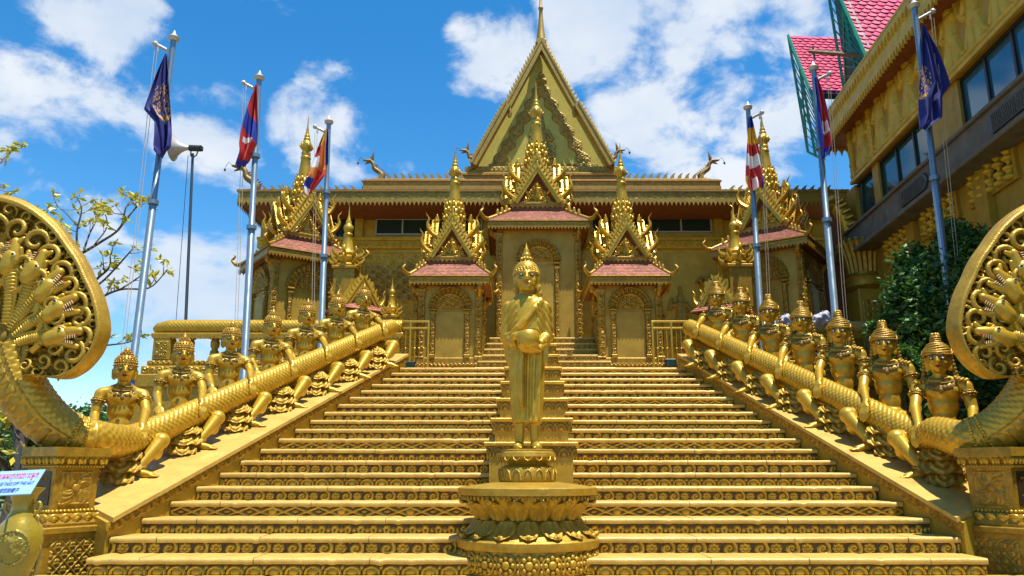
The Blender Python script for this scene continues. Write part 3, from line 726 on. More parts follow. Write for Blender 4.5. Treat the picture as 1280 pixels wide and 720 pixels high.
def kneeler(s, name, label, group, loc, rz, seed, k0=1.0):
    """viewer-left figures have s = 1; the right ones are mirrored (s = -1); every figure reaches for the naga body beside it"""
    t = thing(name, label, 'statue', loc, rz, group, k0); rr = random.Random(seed)
    X = lambda x, f, z: (x * s, -f, z)
    asura = s < 0; Minv = np.linalg.inv(rotz(rz, loc) @ np.diag([k0, k0, k0, 1]))
    ax = np.array([(Minv @ np.array([*AXIS(-s, y), 1]))[:3] for y in np.linspace(loc[1] - 1.6, loc[1] + 1.2, 200)]) * [s, -1, 1]     # in x, f, z
    A = ax[np.argmin(abs(ax[:, 0] - .23))]; d = ax[-1] - ax[0]; d /= np.linalg.norm(d); n = np.array([-d[1], d[0], 0]); n /= np.linalg.norm(n); n = n if n[1] > 0 else -n; up = np.cross(n, d); up = up if up[2] > 0 else -up
    m = MB()
    m.ell(X(0, -.03, .34), (.19, .18, .17), 24)
    m.ell(X(0, .0, .54), (.15, .11, .24), 24); m.ell(X(0, -.01, .78), (.19, .122, .22), 24); m.ell(X(0, -.01, .94), (.225, .138, .16), 24)
    for q in (-1, 1):
        m.ell((q * .098, -.072, .955), (.11, .056, .085), 16); m.cap((q * .12, .02, 1.06), (q * .275, .03, 1.02), .08, .092)
        m.cap((q * .07, -.01, 1.12), (q * .21, .02, 1.06), .06, .06)
    m.cap((0, .02, 1.0), (0, -.005, 1.24), .10, .085)
    # arm on the stair side: over the naga, hand spread on its front
    sh = np.array([.29, -.02, 1.01]); w = A + .225 / k0 * (up * .78 + n * .62) ; el = (sh + w) / 2 + np.array([.04, -.07, -.01])
    V3 = lambda p: X(*p)
    m.cap(V3(sh), V3(el), .086, .068); m.cap(V3(el), V3(w), .068, .046)
    fd = -up * .62 + n * .66 - d * .62; hand(m, V3(w), V3(fd), V3(-n * .55 - up * .8), 1 * s, .0205, .62, .27)
    m.cap(V3(w), V3(w + fd / np.linalg.norm(fd) * .06), .05, .042)
    # other arm: down behind the naga
    m.cap(X(-.29, -.02, 1.01), X(-.335, .03, .70), .086, .068); m.cap(X(-.335, .03, .70), X(-.31, .40, .50), .068, .048)
    hand(m, X(-.31, .41, .49), X(.05, .7, -.5), X(.2, .1, -.7), -1 * s, .021, .5, .18)
    # raised knee towards the stairs, the other knee on the ground
    m.cap(X(.13, -.02, .28), X(.57, .45, .33), .155, .122); m.cap(X(.57, .45, .33), X(.29, .66, -.06), .118, .068); m.ell(X(.50, .47, .19), (.115, .105, .15), 14)
    m.cap(X(.26, .63, -.09), X(.36, .70, -.135), .065, .05); m.cap(X(.34, .68, -.125), X(.47, .75, -.155), .062, .048)
    for k in range(5): m.cap(X(.45 + .012 * k, .79 - .024 * k, -.16), X(.54 + .01 * k, .83 - .022 * k, -.17), .021, .015, 8)
    m.cap(X(-.13, -.02, .28), X(-.14, .50, .02), .15, .115); m.cap(X(-.14, .50, .0), X(-.18, -.05, .07), .10, .07); m.cap(X(-.18, -.05, .07), X(-.2, -.22, .04), .055, .04)
    H = (0, -.015, 1.365); K = .99
    face(m, H, K, asura)
    b = fuse(m, .0125, 5).build('body', GB, t, smooth=180)
    face_parts(t, H, K, asura, LIPD)
    Hl = lambda m_: setattr(m_, 'M', mx4(H, (K, 0, 0), (0, K, 0), (0, 0, K)))
    m = MB(); Hl(m)
    if not asura:
        m.lathe([(.150, .05), (.162, .06), (.164, .085), (.156, .09), (.157, .115), (.152, .15), (.136, .19), (.108, .222), (.085, .235), (.088, .245), (.086, .262), (.066, .268), (.068, .285), (.052, .292), (.053, .308), (.036, .318), (.034, .33), (.016, .36), (.002, .39)], 28)
        for q in range(28): a = q * 2 * math.pi / 28; m.ell((.163 * math.cos(a), .163 * math.sin(a), .075), .014, 6)
        for z, r_, k_ in ((.118, .157, 24), (.15, .152, 22), (.182, .14, 20), (.21, .118, 16), (.25, .088, 12), (.277, .068, 10)):
            for q in range(k_): a = (q + .5 * (z > .13)) * 2 * math.pi / k_; m.ell((r_ * math.cos(a), r_ * math.sin(a), z), (.014, .014, .017), 6)
        for q in (-1, 1): m.cap((q * .152, .02, .0), (q * .15, .03, -.10), .03, .026, 8)
        m.build('crown', GA, t, smooth=60)
    else:
        for k in range(6):
            z = .085 + k * .027; r_ = .166 * math.cos(k * .165)
            m.tube([(r_ * math.cos(a), .01 + r_ * math.sin(a), z + .010 * math.sin(a * 2 + k)) for a in np.linspace(0, 2 * math.pi, 33)], .021, 8, cap=False)
        m.ell((0, .01, .15), (.15, .15, .125), 18)
        for k in range(3): m.tube([((.058 - k * .004) * math.cos(a), .01 + (.058 - k * .004) * math.sin(a), .262 + k * .032) for a in np.linspace(0, 2 * math.pi, 21)], .022, 8, cap=False)
        for k in range(5): a = k * 1.257; m.ell((.035 * math.cos(a), .01 + .035 * math.sin(a), .355), (.032, .032, .038), 10)
        for q in (-1, 1):                                               # hair and ear pendants falling to the shoulders
            for k in range(7): m.ell((q * (.158 + .008 * k), .03 + .008 * k, .04 - .05 * k), (.034, .045, .036), 10)
            m.tube([(q * .165, -.02, .06), (q * .185, -.01, .10), (q * .175, .03, .16)], [.02, .022, .006], 7)
        m.build('turban', GA, t, smooth=70)
        for q in (-1, 1):
            m = MB()
            for k in range(4): m.ell((q * (.18 + .042 * k), .0 + .01 * k, 1.13 - .012 * k), (.034, .055, .032), 10)
            for k in range(3): m.ell((q * (.20 + .045 * k), -.06, 1.10 - .012 * k), (.026, .03, .028), 8)
            m.build('shoulder_ornament', GA, t, smooth=70)
    m = MB()
    nring = lambda r_, z, d_: [(r_ * math.sin(a), -.03 - r_ * .72 * math.cos(a), z - d_ * (.5 + .5 * math.cos(a))) for a in np.linspace(-2.1, 2.1, 30)]
    m.tube(nring(.12, 1.145, .03), .014, 8); m.tube(nring(.145, 1.125, .07), .010, 8)
    for a in np.linspace(-1.35, 1.35, 11 if asura else 9):
        k = 1.0 if asura else .72; r_ = .165; z = 1.105 - .10 * (.5 + .5 * math.cos(a)); m.ell((r_ * math.sin(a), -.035 - r_ * .72 * math.cos(a), z - .02), (.033 * k, .016 * k, .042 * k), 10)
    m.ell((0, -.19, .95), (.03, .016, .042), 12)
    m.build('necklace', PAT, t, smooth=60)
    for q in (-1, 1):
        m = MB(); p0, p1 = (sh, el) if q > 0 else (np.array([-.29, -.02, 1.01]), np.array([-.335, .03, .70])); a0 = np.array(X(*(p0 + (p1 - p0) * .34))); av = np.array(X(*(p1 - p0))); av /= np.linalg.norm(av)
        u = np.cross(av, [0, 1., 0]); u /= np.linalg.norm(u); v = np.cross(av, u)
        for o_, r_, w_ in ((0, .088, .015), (.033, .085, .010), (-.03, .087, .009)): m.tube([a0 + av * o_ + r_ * (math.cos(z) * u + math.sin(z) * v) for z in np.linspace(0, 2 * math.pi, 25)], w_, 6, cap=False)
        for z in np.linspace(0, 2 * math.pi, 13)[:-1]: m.ell(a0 + .093 * (math.cos(z) * u + math.sin(z) * v), .018, 8)
        m.build('armband', GA, t, smooth=60)
    m = MB()                                                            # hanging scalloped loincloth in overlapping layers
    for k, (z1, z0, w_) in enumerate(((.22, .0, .27), (.10, -.16, .29), (-.04, -.30, .22))):
        o_ = np.array(X(.06 - .01 * k, .62 + .07 * k, 0)); n_ = np.array(X(.12, 1, .35)); n_ /= np.linalg.norm(n_)
        u = np.cross([0, 0, 1.], n_); u /= np.linalg.norm(u)
        A_, B_ = np.meshgrid(np.linspace(-1, 1, 41), np.linspace(0, 1, 19))
        wd = w_ * (.62 + .38 * np.sin(np.clip(B_ * 1.15, 0, 1) * math.pi * .5)); zz = z1 + (z0 - z1) * B_ * (1 - .22 * A_ ** 2) + .02 * abs(np.sin(A_ * math.pi * 1.5)) * B_
        dep = .06 * (1 - A_ ** 2) + .05 * B_ - .02 * k + .014 * np.cos(np.sqrt((A_ * 1.1) ** 2 + (B_ * .9 - .1) ** 2) * 20) + .010 * np.cos(A_ * 14) * (B_ > .45)
        Pp = o_ + (A_ * wd)[..., None] * u + zz[..., None] * np.array([0, 0, 1.]) + dep[..., None] * n_ + (B_ * .13)[..., None] * np.array(X(0, 1, 0))
        m.grid(Pp, False); Q = Pp - n_ * .05; m.grid(Q, False, flip=True)
        for e in (0, -1): m.grid(np.stack([Pp[:, e], Q[:, e]]), False, flip=(e == 0)); m.grid(np.stack([Pp[e], Q[e]]), False, flip=(e == -1))
    m.build('loincloth', GN, t, smooth=50)
    m = MB(); a0 = np.array(X(.31, .64, -.035)); m.tube([a0 + np.array([.078 * math.cos(z), .078 * math.sin(z), .02 * math.sin(z)]) for z in np.linspace(0, 2 * math.pi, 20)], .022, 8, cap=False)
    m.build('anklet', GA, t, smooth=60)
    return t
ORD = ['lowest, nearest the pedestal', 'second from the bottom', 'third from the bottom', 'middle one, fourth from the bottom', 'third from the top', 'second from the top', 'topmost, nearest the temple']
for s in (1, -1):
    side = 'left' if s > 0 else 'right'
    kind = 'kneeling gold deity with pointed crown' if s > 0 else 'kneeling gold demon with coiled topknot'
    for i in range(7):
        Y = 10.4 + i * 1.0; rr = random.Random(i * 3 + s)
        kneeler(s, 'kneeling_deity' if s > 0 else 'kneeling_demon', '%s on the %s rail, %s' % (kind, side, ORD[i]), 'kneeling figures holding the %s naga' % side, (FIGX(-s, Y), Y, slabZ(Y) + .012), s * R(29) + R(rr.uniform(-3, 3)), i * 7 + s, (.885 + .012 * i if s > 0 else .98) + rr.uniform(-.012, .012))

# ------------------------------------------------------------------ the standing statue, its lotus pedestal, the stepped plinth behind
PX, PY = .17, 8.86
t = thing('lotus_pedestal', 'round golden lotus pedestal with petal rings and rosettes in the middle of the stairs', 'pedestal', (PX, PY, .028)); t.scale = (.905, .905, .905)
m = MB(); m.lathe([(.845, .3), (.85, .50), (.845, .53), (.80, .54), (.80, .80), (.845, .81), (.855, .84), (.855, .90), (.83, .92)], 72); b = m.build('drum', GN, t, smooth=35)
for q in range(20):
    a = q * 2 * math.pi / 20; m = MB(); m.M = mx4((.80 * math.cos(a), .80 * math.sin(a), .67), (-math.sin(a), math.cos(a), 0), (0, 0, 1), (math.cos(a), math.sin(a), 0))
    m.lathe([(.125, 0), (.125, .02), (.105, .03), (.10, .015), (.05, .015), (.045, .045), (.02, .055), (.001, .055)], 20)
    for k in range(8): z = k * math.pi / 4; m.ell((.078 * math.cos(z), .078 * math.sin(z), .03), (.03, .03, .02), 8)
    for k in (-1, 1): m.ell((.132, k * .075, .0), (.03, .04, .03), 8)
    m.ell((.132, 0, .0), (.022, .03, .04), 8)
    m.build('rosette', GN, b, smooth=60)
m = MB(); m.lathe([(.80, .9), (.76, .95), (.60, 1.10), (.58, 1.14), (.62, 1.19), (.74, 1.30), (.77, 1.36), (.79, 1.375), (.79, 1.40), (.835, 1.405), (.845, 1.41), (.845, 1.485), (.83, 1.495), (.40, 1.55), (.001, 1.56)], 72)
c = m.build('core', GN, t, smooth=35)
def petal(up, a, w, h, r0, z0, bulge, big=1):
    m = MB(); A, B_ = np.meshgrid(np.linspace(-1, 1, 17), np.linspace(0, 1, 15))
    wd = w * np.sin(np.clip(.22 + B_ * .78, 0, 1) * math.pi * .86) ** .75
    wd[-1] *= .25
    rr = r0 + bulge * B_ ** 1.4 + .05 * (1 - A ** 2) * (1 - .5 * B_) + .03 * sm(B_, .8, 1) + .014 * (abs(abs(A) - .72) < .16) + .012 * np.cos(A * 8) * (B_ < .75)
    zz = z0 + up * (h * B_ - .03 * A ** 2 * B_)
    an = a + A * wd / rr
    P = np.stack([rr * np.cos(an), rr * np.sin(an), zz], -1); m.grid(P, flip=up < 0)
    Q = np.stack([(rr - .05) * np.cos(an), (rr - .05) * np.sin(an), zz], -1); m.grid(Q, flip=up > 0)
    for e in (0, -1): m.grid(np.stack([P[:, e], Q[:, e]]), flip=(e == 0) == (up > 0)); m.grid(np.stack([P[e], Q[e]]), flip=(e == -1) == (up > 0))
    m.ell(((r0 + bulge * 1.0 + .02) * math.cos(a), (r0 + bulge + .02) * math.sin(a), z0 + up * h * .86), (.042, .036, .03), 10)
    m.cap(((r0 + bulge) * math.cos(a), (r0 + bulge) * math.sin(a), z0 + up * h * .9), ((r0 + bulge + .05) * math.cos(a), (r0 + bulge + .05) * math.sin(a), z0 + up * h * (.98 if up > 0 else .78)), .036, .016, 8)
    return m
for q in range(16):
    a = (q + .5) * 2 * math.pi / 16
    petal(1, a, .14, .235, .585, 1.13, .19).build('upper_petal', GN, c, smooth=70)
    petal(-1, a + .19, .14, .20, .60, 1.125, .20).build('lower_petal', GN, c, smooth=70)
m = MB()
for q in range(72): a = q * 2 * math.pi / 72; m.box((0, 0, 0), (.03, .035, .05), ch=.008, M=mx4((.80 * math.cos(a), .80 * math.sin(a), 1.375), (-math.sin(a), math.cos(a), 0), (-math.cos(a), -math.sin(a), 0)))
m.build('dentil_band', GN, c, smooth=30)
t = thing('round_plinth', 'small two-tiered round golden lotus base under the feet of the standing statue', 'plinth', (PX, PY, 1.443)); t.scale = (1, 1, 1.05)
m = MB(); m.lathe([(.30, -.02), (.315, .02), (.315, .10), (.30, .135), (.27, .15), (.22, .17), (.24, .20), (.29, .215), (.315, .25), (.305, .29), (.285, .30), (.285, .318), (.27, .324), (.001, .326)], 48)
b = m.build('drum', GN, t, smooth=40)
m = MB()
for q in range(16):
    a = q * math.pi / 8; m.M = mx4((.305 * math.cos(a), .305 * math.sin(a), .06), (-math.sin(a), math.cos(a), 0), (0, 0, 1), (math.cos(a), math.sin(a), 0)); m.tube([(-.05, -.05, .006), (-.035, .03, .012), (0, .06, .006), (.035, .03, .012), (.05, -.05, .006)], .009, 6)
    m.M = m.M @ mx4((0, .18, 0)); m.tube([(-.05, .03, -.01), (-.03, -.02, .012), (0, -.035, .01), (.03, -.02, .012), (.05, .03, -.01)], .009, 6)
m.build('petal_outline', GN, b, smooth=60)

BZ = 1.783
t = thing('standing_monk_statue', 'tall golden statue of a standing robed figure holding an alms bowl before the stairs', 'statue', (PX, PY, BZ)); t.scale = (.965, .965, 1.038)
m = MB()
zs = [.28, .45, .7, .95, 1.15, 1.28, 1.42, 1.54, 1.61, 1.66, 1.70]; wa = [.175, .185, .198, .212, .222, .228, .238, .24, .222, .165, .11]; da = [.13, .135, .14, .15, .165, .17, .165, .15, .135, .115, .10]
zz = np.linspace(.28, 1.70, 60); aa = np.linspace(0, 2 * math.pi, 64, endpoint=False)
wz = np.interp(zz, zs, wa)[:, None]; dz_ = np.interp(zz, zs, da)[:, None]
Pr = np.stack([wz * np.sign(np.cos(aa)) * abs(np.cos(aa)) ** .85, dz_ * np.sign(np.sin(aa)) * abs(np.sin(aa)) ** .85, np.repeat(zz[:, None], 64, 1)], -1)
m.grid(Pr, True); m.add(Pr[0], [tuple(range(64))[::-1]]); m.add(Pr[-1], [tuple(range(64))])
for q in (-1, 1):
    m.cap((q * .205, .01, 1.55), (q * .235, .0, 1.22), .09, .082); m.cap((q * .235, .0, 1.22), (q * .16, -.20, 1.13), .082, .058)
    m.cap((q * .235, .02, 1.28), (q * .205, .0, .95), .07, .045)                                # sleeve falling from the forearm
m.tube([(.17, -.05, 1.63), (.09, -.145, 1.52), (-.02, -.18, 1.38), (-.14, -.17, 1.26), (-.24, -.10, 1.20)], [.055, .05, .045, .045, .04], 10)
m.tube([(-.05, -.17, 1.1), (-.075, -.165, .8), (-.07, -.15, .55), (-.06, -.145, .44)], [.035, .04, .036, .03], 10)
for q in (-1, 1): m.cap((q * .085, .01, .42), (q * .09, .015, .06), .075, .052)
fb = fuse(m, .011, 3)
V = fb.V[0]; z = V[:, 2]; an = np.arctan2(V[:, 1], V[:, 0]); nr = V[:, :2] / (np.linalg.norm(V[:, :2], axis=1)[:, None] + 1e-6)
k = sm(z, .30, .36) * (1 - sm(z, 1.02, 1.2)); front = np.clip(-np.sin(an), 0, 1)
hang = np.sin(V[:, 0] * (105 - 18 * z) + 1.2 * np.sin(z * 3)) * .017 * k * np.where(V[:, 0] > -.03, 1, .45)
arms = sm(z, 1.12, 1.2) * (1 - sm(z, 1.58, 1.64)); hang += arms * .012 * np.sin((z * 1.0 + abs(V[:, 0]) * 1.1 + V[:, 1] * .6) * 62) * (abs(V[:, 0]) > .12)
fb.V[0] = np.concatenate([V[:, :2] + nr * hang[:, None], V[:, 2:]], 1)
fb.V[0][:, 2] += 0
rb = fb.build('robe', GB, t, smooth=180)
m = MB()
m.cap((0, .02, 1.60), (0, 0, 1.79), .10, .08); m.ell((0, -.03, 1.60), (.15, .11, .12), 20); HB = (0, -.02, 1.885); face(m, HB, .96)
for q in (-1, 1):                                                       # feet
    m.cap((q * .09, .02, .10), (q * .095, .04, .04), .05, .05); m.cap((q * .092, .03, .04), (q * .115, -.15, .022), .058, .046)
    for k_ in range(5): m.cap((q * (.075 + .018 * k_), -.14 + .012 * k_, .018), (q * (.076 + .021 * k_), -.195 + .016 * k_, .014), .016 - .001 * k_, .013, 8)
    m.cap((q * .088, .015, .3), (q * .09, .02, .06), .07, .05)
m.cap((-.19, -.17, 1.15), (-.135, -.285, 1.195), .05, .04); m.cap((.19, -.16, 1.11), (.135, -.275, 1.05), .05, .04)
hand(m, (-.15, -.285, 1.195), (1, -.28, .0), (.2, .9, 0), -1, .0165, .55, .20)
hand(m, (.145, -.275, 1.045), (-1, -.3, -.02), (-.1, .5, .8), -1, .0165, .35, .20)
fuse(m, .0085, 3).build('body', GB, t, smooth=180)
face_parts(t, HB, .96, False, LIP, True)
m = MB(); m.lathe([(.02, -.125), (.08, -.115), (.125, -.07), (.14, .0), (.13, .055), (.105, .085), (.11, .097), (.096, .10), (.001, .08)], 32, (.01, -.265, 1.165)); m.build('alms_bowl', GB, t, smooth=60)
m = MB(); m.lathe([(.150, .055), (.152, .10), (.135, .15), (.10, .185), (.075, .20), (.07, .235), (.05, .265), (.055, .275), (.05, .29), (.035, .31), (.038, .325), (.02, .36), (.001, .43)], 28, (HB[0], HB[1] + .012, HB[2]))
rr = random.Random(2)
for k_ in range(7):
    r_ = .152 * math.cos(k_ * .2); zc = .06 + k_ * .022
    for q in range(26 - k_ * 2): a = q * 2 * math.pi / (26 - 2 * k_) + k_ * .1; m.ell((HB[0] + r_ * math.cos(a), HB[1] + .012 + r_ * math.sin(a), HB[2] + zc), .017, 6)
for k_ in range(9): a = k_ * .7; m.ell((HB[0] + .06 * math.cos(a), HB[1] + .06 * math.sin(a), HB[2] + .225), .022, 6)
m.build('hair', GB, t, smooth=60)
m = MB(); m.cap((.12, .16, 1.60), (.13, .15, 1.84), .045, .035); m.ell((.135, .12, 1.76), (.055, .07, .06), 12); m.ell((.14, .02, 1.72), (.06, .05, .05), 12); m.ell((.15, -.01, 1.79), (.03, .03, .035), 10); m.cap((.13, .12, 1.86), (.14, .12, 1.96), .03, .022)
fuse(m, .012, 2).build('shoulder_bundle', GB, t, smooth=180)

t = thing('stepped_plinth', 'golden stepped plinth climbing the middle of the stairs behind the standing statue', 'plinth', (.3, 10, 0))
lc = (.3, 10, 0)
for j in range(8):
    y0 = 9.78 + .93 * j; y1 = y0 + .93 + (.6 if j == 7 else .06); z = 1.90 + .355 * j; cx = .2 + .035 * (y0 - 8.8); w = 1.13 - .04 * j
    m = MB(); m.box((cx, (y0 + y1) / 2, (z - .05) / 2), (w - .10, y1 - y0, z - .05))
    m.box((cx, (y0 + y1) / 2 - .02, z - .025), (w + .04, y1 - y0 + .04, .05), ch=.012)
    ti = m.build('tier', G, t, smooth=30, loc=lc)
    m = MB(); m.box((cx, (y0 + y1) / 2, z - .12), (w - .03, y1 - y0 + .004, .135))
    f = arches(.16, .125); m.relief(wallf((cx, y0 - .003, z - .185)), w - .035, .13, 110, 14, f, .022); m.relief(mx4((cx + (w - .03) / 2 + .001, (y0 + y1) / 2, z - .185), (0, 1, 0), (0, 0, 1), (1, 0, 0)), y1 - y0, .13, 60, 14, f, .022)
    m.build('carved_band', GA, ti, smooth=180, loc=lc)
# ------------------------------------------------------------------ pavilions with tiered gables and spires
def fringe(m, a, b, h, n, out=(0, -1, 0), mi=0):     # a hanging scalloped edge between two points
    a = Vector(a); b = Vector(b); u = (b - a) / n; o = Vector(out) * .012
    for k in range(n):
        p = a + u * k; V = []
        prof = [(0, 0), (0, -.45), (.25, -.6), (.5, -1), (.75, -.6), (1, -.45), (1, 0)]
        for d in (o, -o):
            V += [tuple(p + u * q + Vector((0, 0, h * z)) + d) for q, z in prof]
        m.add(V, [tuple(range(7)), tuple(range(7, 14))[::-1]] + [(i, i + 7, (i + 1) % 7 + 7, (i + 1) % 7) for i in range(7)], mi)
def hiproof(m, w0, d0, z0, w1, d1, z1, rows=7, mi=0):
    for side in range(4):
        for r in range(rows):
            f0, f1 = r / rows, (r + 1) / rows; lift = .018
            def pt(f, e, up):
                w = w0 + (w1 - w0) * f; d = d0 + (d1 - d0) * f; z = z0 + (z1 - z0) * f + up
                return {0: (e * w, -d, z), 1: (w, e * d, z), 2: (-e * w, d, z), 3: (-w, -e * d, z)}[side]
            n = max(4, int(2 * (w0 if side % 2 == 0 else d0) / .085)); V = []; Fc = []
            e = np.linspace(-1, 1, n + 1)
            for k in range(n):
                g = .0 if k % 2 else .006
                V += [pt(f0, e[k], lift + g), pt(f0, e[k + 1], lift + g), pt(f1, e[k + 1], g), pt(f1, e[k], g), pt(f0, e[k], 0), pt(f0, e[k + 1], 0)]
                b = 6 * k; Fc += [(b, b + 1, b + 2, b + 3), (b + 4, b + 5, b + 1, b)]
            m.add(V, Fc, mi)
def horn(m, o, d, sc, mi=0):            # S-curved flame finial: o base, d horizontal direction
    o = np.array(o, float); d = np.array(d, float); up = np.array([0, 0, 1.])
    P = [(0, 0), (.10, .04), (.22, .14), (.31, .27), (.33, .39), (.30, .48), (.31, .56), (.36, .63), (.38, .70)]
    path = spline([o + (d * a + up * b) * sc for a, b in P], 4)
    rad = np.interp(np.arange(len(path)), [0, 6, 14, 20, len(path) - 1], [.085, .10, .065, .035, .004]) * sc
    m.tube(path, rad, 8, mi, flat=.7)
    sd = np.cross(d, up)
    for q in range(6):                   # ribs on the feathered back
        c = path[2 + q * 2]; m.cap(c - d * .02 * sc + up * .02 * sc, c + (-d * .09 + up * .07) * sc, .024 * sc, .008 * sc, 6)
def barge(m, a, b, w, t, n, out, mi=0, crest=True):   # sloping bargeboard from a (foot) to b (apex) with a row of flame leaves
    a = Vector(a); b = Vector(b); u = (b - a).normalized(); o = Vector(out); v = o.cross(u); v = v if v.z > 0 else -v; L = (b - a).length
    def P(s_, h, d): return tuple(a + u * s_ + v * h + o * d)
    m.hexa([P(0, -w, 0), P(L, -w, 0), P(L, -w, t), P(0, -w, t), P(0, 0, 0), P(L, 0, 0), P(L, 0, t), P(0, 0, t)], mi)
    m.hexa([P(0, -.25 * w, -.01), P(L, -.25 * w, -.01), P(L, -.25 * w, t + .02), P(0, -.25 * w, t + .02), P(0, .06 * w, -.01), P(L, .06 * w, -.01), P(L, .06 * w, t + .02), P(0, .06 * w, t + .02)], mi)
    if crest:
        s_ = L / n
        for k in range(n):
            x = (k + .1) * s_; V = [P(x, .0, t * .25), P(x + s_ * .7, 0, t * .25), P(x + s_ * .78, s_ * .55, t * .35), P(x + s_ * .95, s_ * 1.05, t * .4), P(x + s_ * .3, s_ * .7, t * .35), P(x, 0, t * .8), P(x + s_ * .7, 0, t * .8), P(x + s_ * .78, s_ * .55, t * .65), P(x + s_ * .95, s_ * 1.05, t * .6), P(x + s_ * .3, s_ * .7, t * .65)]
            m.add(V, [(0, 1, 2, 3, 4), (9, 8, 7, 6, 5)] + [(i, i + 5, (i + 1) % 5 + 5, (i + 1) % 5) for i in range(5)], mi)
def spire(m, c, k, tiers=True, mi=0):
    P = [(.30, .0), (.32, .12), (.28, .2), (.31, .24), (.31, .36), (.26, .42), (.28, .46), (.275, .56), (.23, .60), (.245, .64), (.235, .72), (.20, .76), (.195, .80), (.165, 1.05), (.135, 1.28), (.15, 1.30), (.15, 1.34), (.125, 1.36), (.135, 1.40), (.135, 1.46), (.11, 1.48),
         (.12, 1.52), (.155, 1.58), (.155, 1.66), (.13, 1.74), (.09, 1.77), (.10, 1.79), (.10, 1.83), (.075, 1.85), (.08, 1.88), (.08, 1.91), (.055, 1.94), (.058, 1.97), (.04, 2.02), (.042, 2.05), (.022, 2.15), (.012, 2.35), (.001, 2.46)]
    m.lathe([(r * k * .82, z * k) for r, z in P], 20, c, mi)
    for z, r, n in ((.14, .255, 12), (.38, .25, 12), (.58, .22, 10), (.74, .185, 10)):
        for q in range(n):
            a = (q + .5) * 2 * math.pi / n
            m.ell((c[0] + r * k * math.cos(a), c[1] + r * k * math.sin(a), c[2] + z * k), (.05 * k, .05 * k, .075 * k), 8, mi)
            m.cap((c[0] + r * k * math.cos(a), c[1] + r * k * math.sin(a), c[2] + (z + .05) * k), (c[0] + (r + .04) * k * math.cos(a), c[1] + (r + .04) * k * math.sin(a), c[2] + (z + .12) * k), .03 * k, .012 * k, 6)
    for q in range(4):                  # four carved faces on the bulb
        a = q * math.pi / 2 - math.pi / 2; x, y = math.cos(a), math.sin(a)
        m.ell((c[0] + .10 * k * x, c[1] + .10 * k * y, c[2] + 1.62 * k), (.062 * k, .062 * k, .10 * k), 10, mi)
        m.ell((c[0] + .16 * k * x, c[1] + .16 * k * y, c[2] + 1.61 * k), (.018 * k, .018 * k, .035 * k), 6, mi)
def archpanel(root, M, w, h, door=True, mm=WL, par=None):
    """blind doorway in frame M (u right, v up, w out): plain panel, two colonnettes and a carved arch; returns nothing"""
    m = MB(); m.M = M; aw = w * .62
    m.box((0, h * .36, .012), (aw, h * .72, .05)); m.build('door_panel', mm, root, smooth=0)
    for q in (-1, 1):
        m = MB(); m.M = M; x = q * (aw / 2 + .075)
        m.box((x, h * .36, .05), (.10, h * .70, .09), ch=.012)
        m.relief(mx4((x, .06, .097), (1, 0, 0), (0, 1, 0), (0, 0, 1)), .095, h * .62, 10, 60, lambda U, V: np.maximum(rosettes(.1, .1)(V + 9, U + .05), .0), .025)
        m.box((x, .05, .06), (.15, .10, .14), ch=.015); m.box((x, h * .70, .06), (.15, .07, .14), ch=.015); m.box((x, h * .745, .065), (.19, .05, .16), ch=.012)
        m.build('colonnette', GA, root, smooth=50)
    Ro = aw / 2 + .16
    def f(U, V):
        r = np.sqrt(U ** 2 + (V * .95) ** 2); a = np.arctan2(V, U)
        ring = band(abs(r - Ro * .66), Ro * .07); out = band(abs(r - Ro * .86), Ro * .16) * (.65 + .35 * np.cos(a * 26)); lip = band(abs(r - Ro * .99), .02)
        inn = (r < Ro * .6) * (.25 + .7 * scroll(Ro * .42, Ro * .36)(U + 8, V + 8))
        return np.maximum.reduce([ring, out, lip, inn]) * (r < Ro * 1.02)
    m = MB(); m.M = M; m.relief(mx4((0, h * .77, .02), (1, 0, 0), (0, 1, 0), (0, 0, 1)), Ro * 2.1, Ro * 1.06, 90, 50, f, .09, mask=lambda U, V: U * U + V * V < (Ro * 1.03) ** 2)
    for k in range(22):
        a = (k + .5) * math.pi / 22; m.cap((Ro * math.cos(a), h * .77 + Ro * math.sin(a), .03), ((Ro + .04) * math.cos(a), h * .77 + (Ro + .04) * math.sin(a), .04), .035, .018, 6)
    m.build('arch_carving', GA, root, smooth=180)
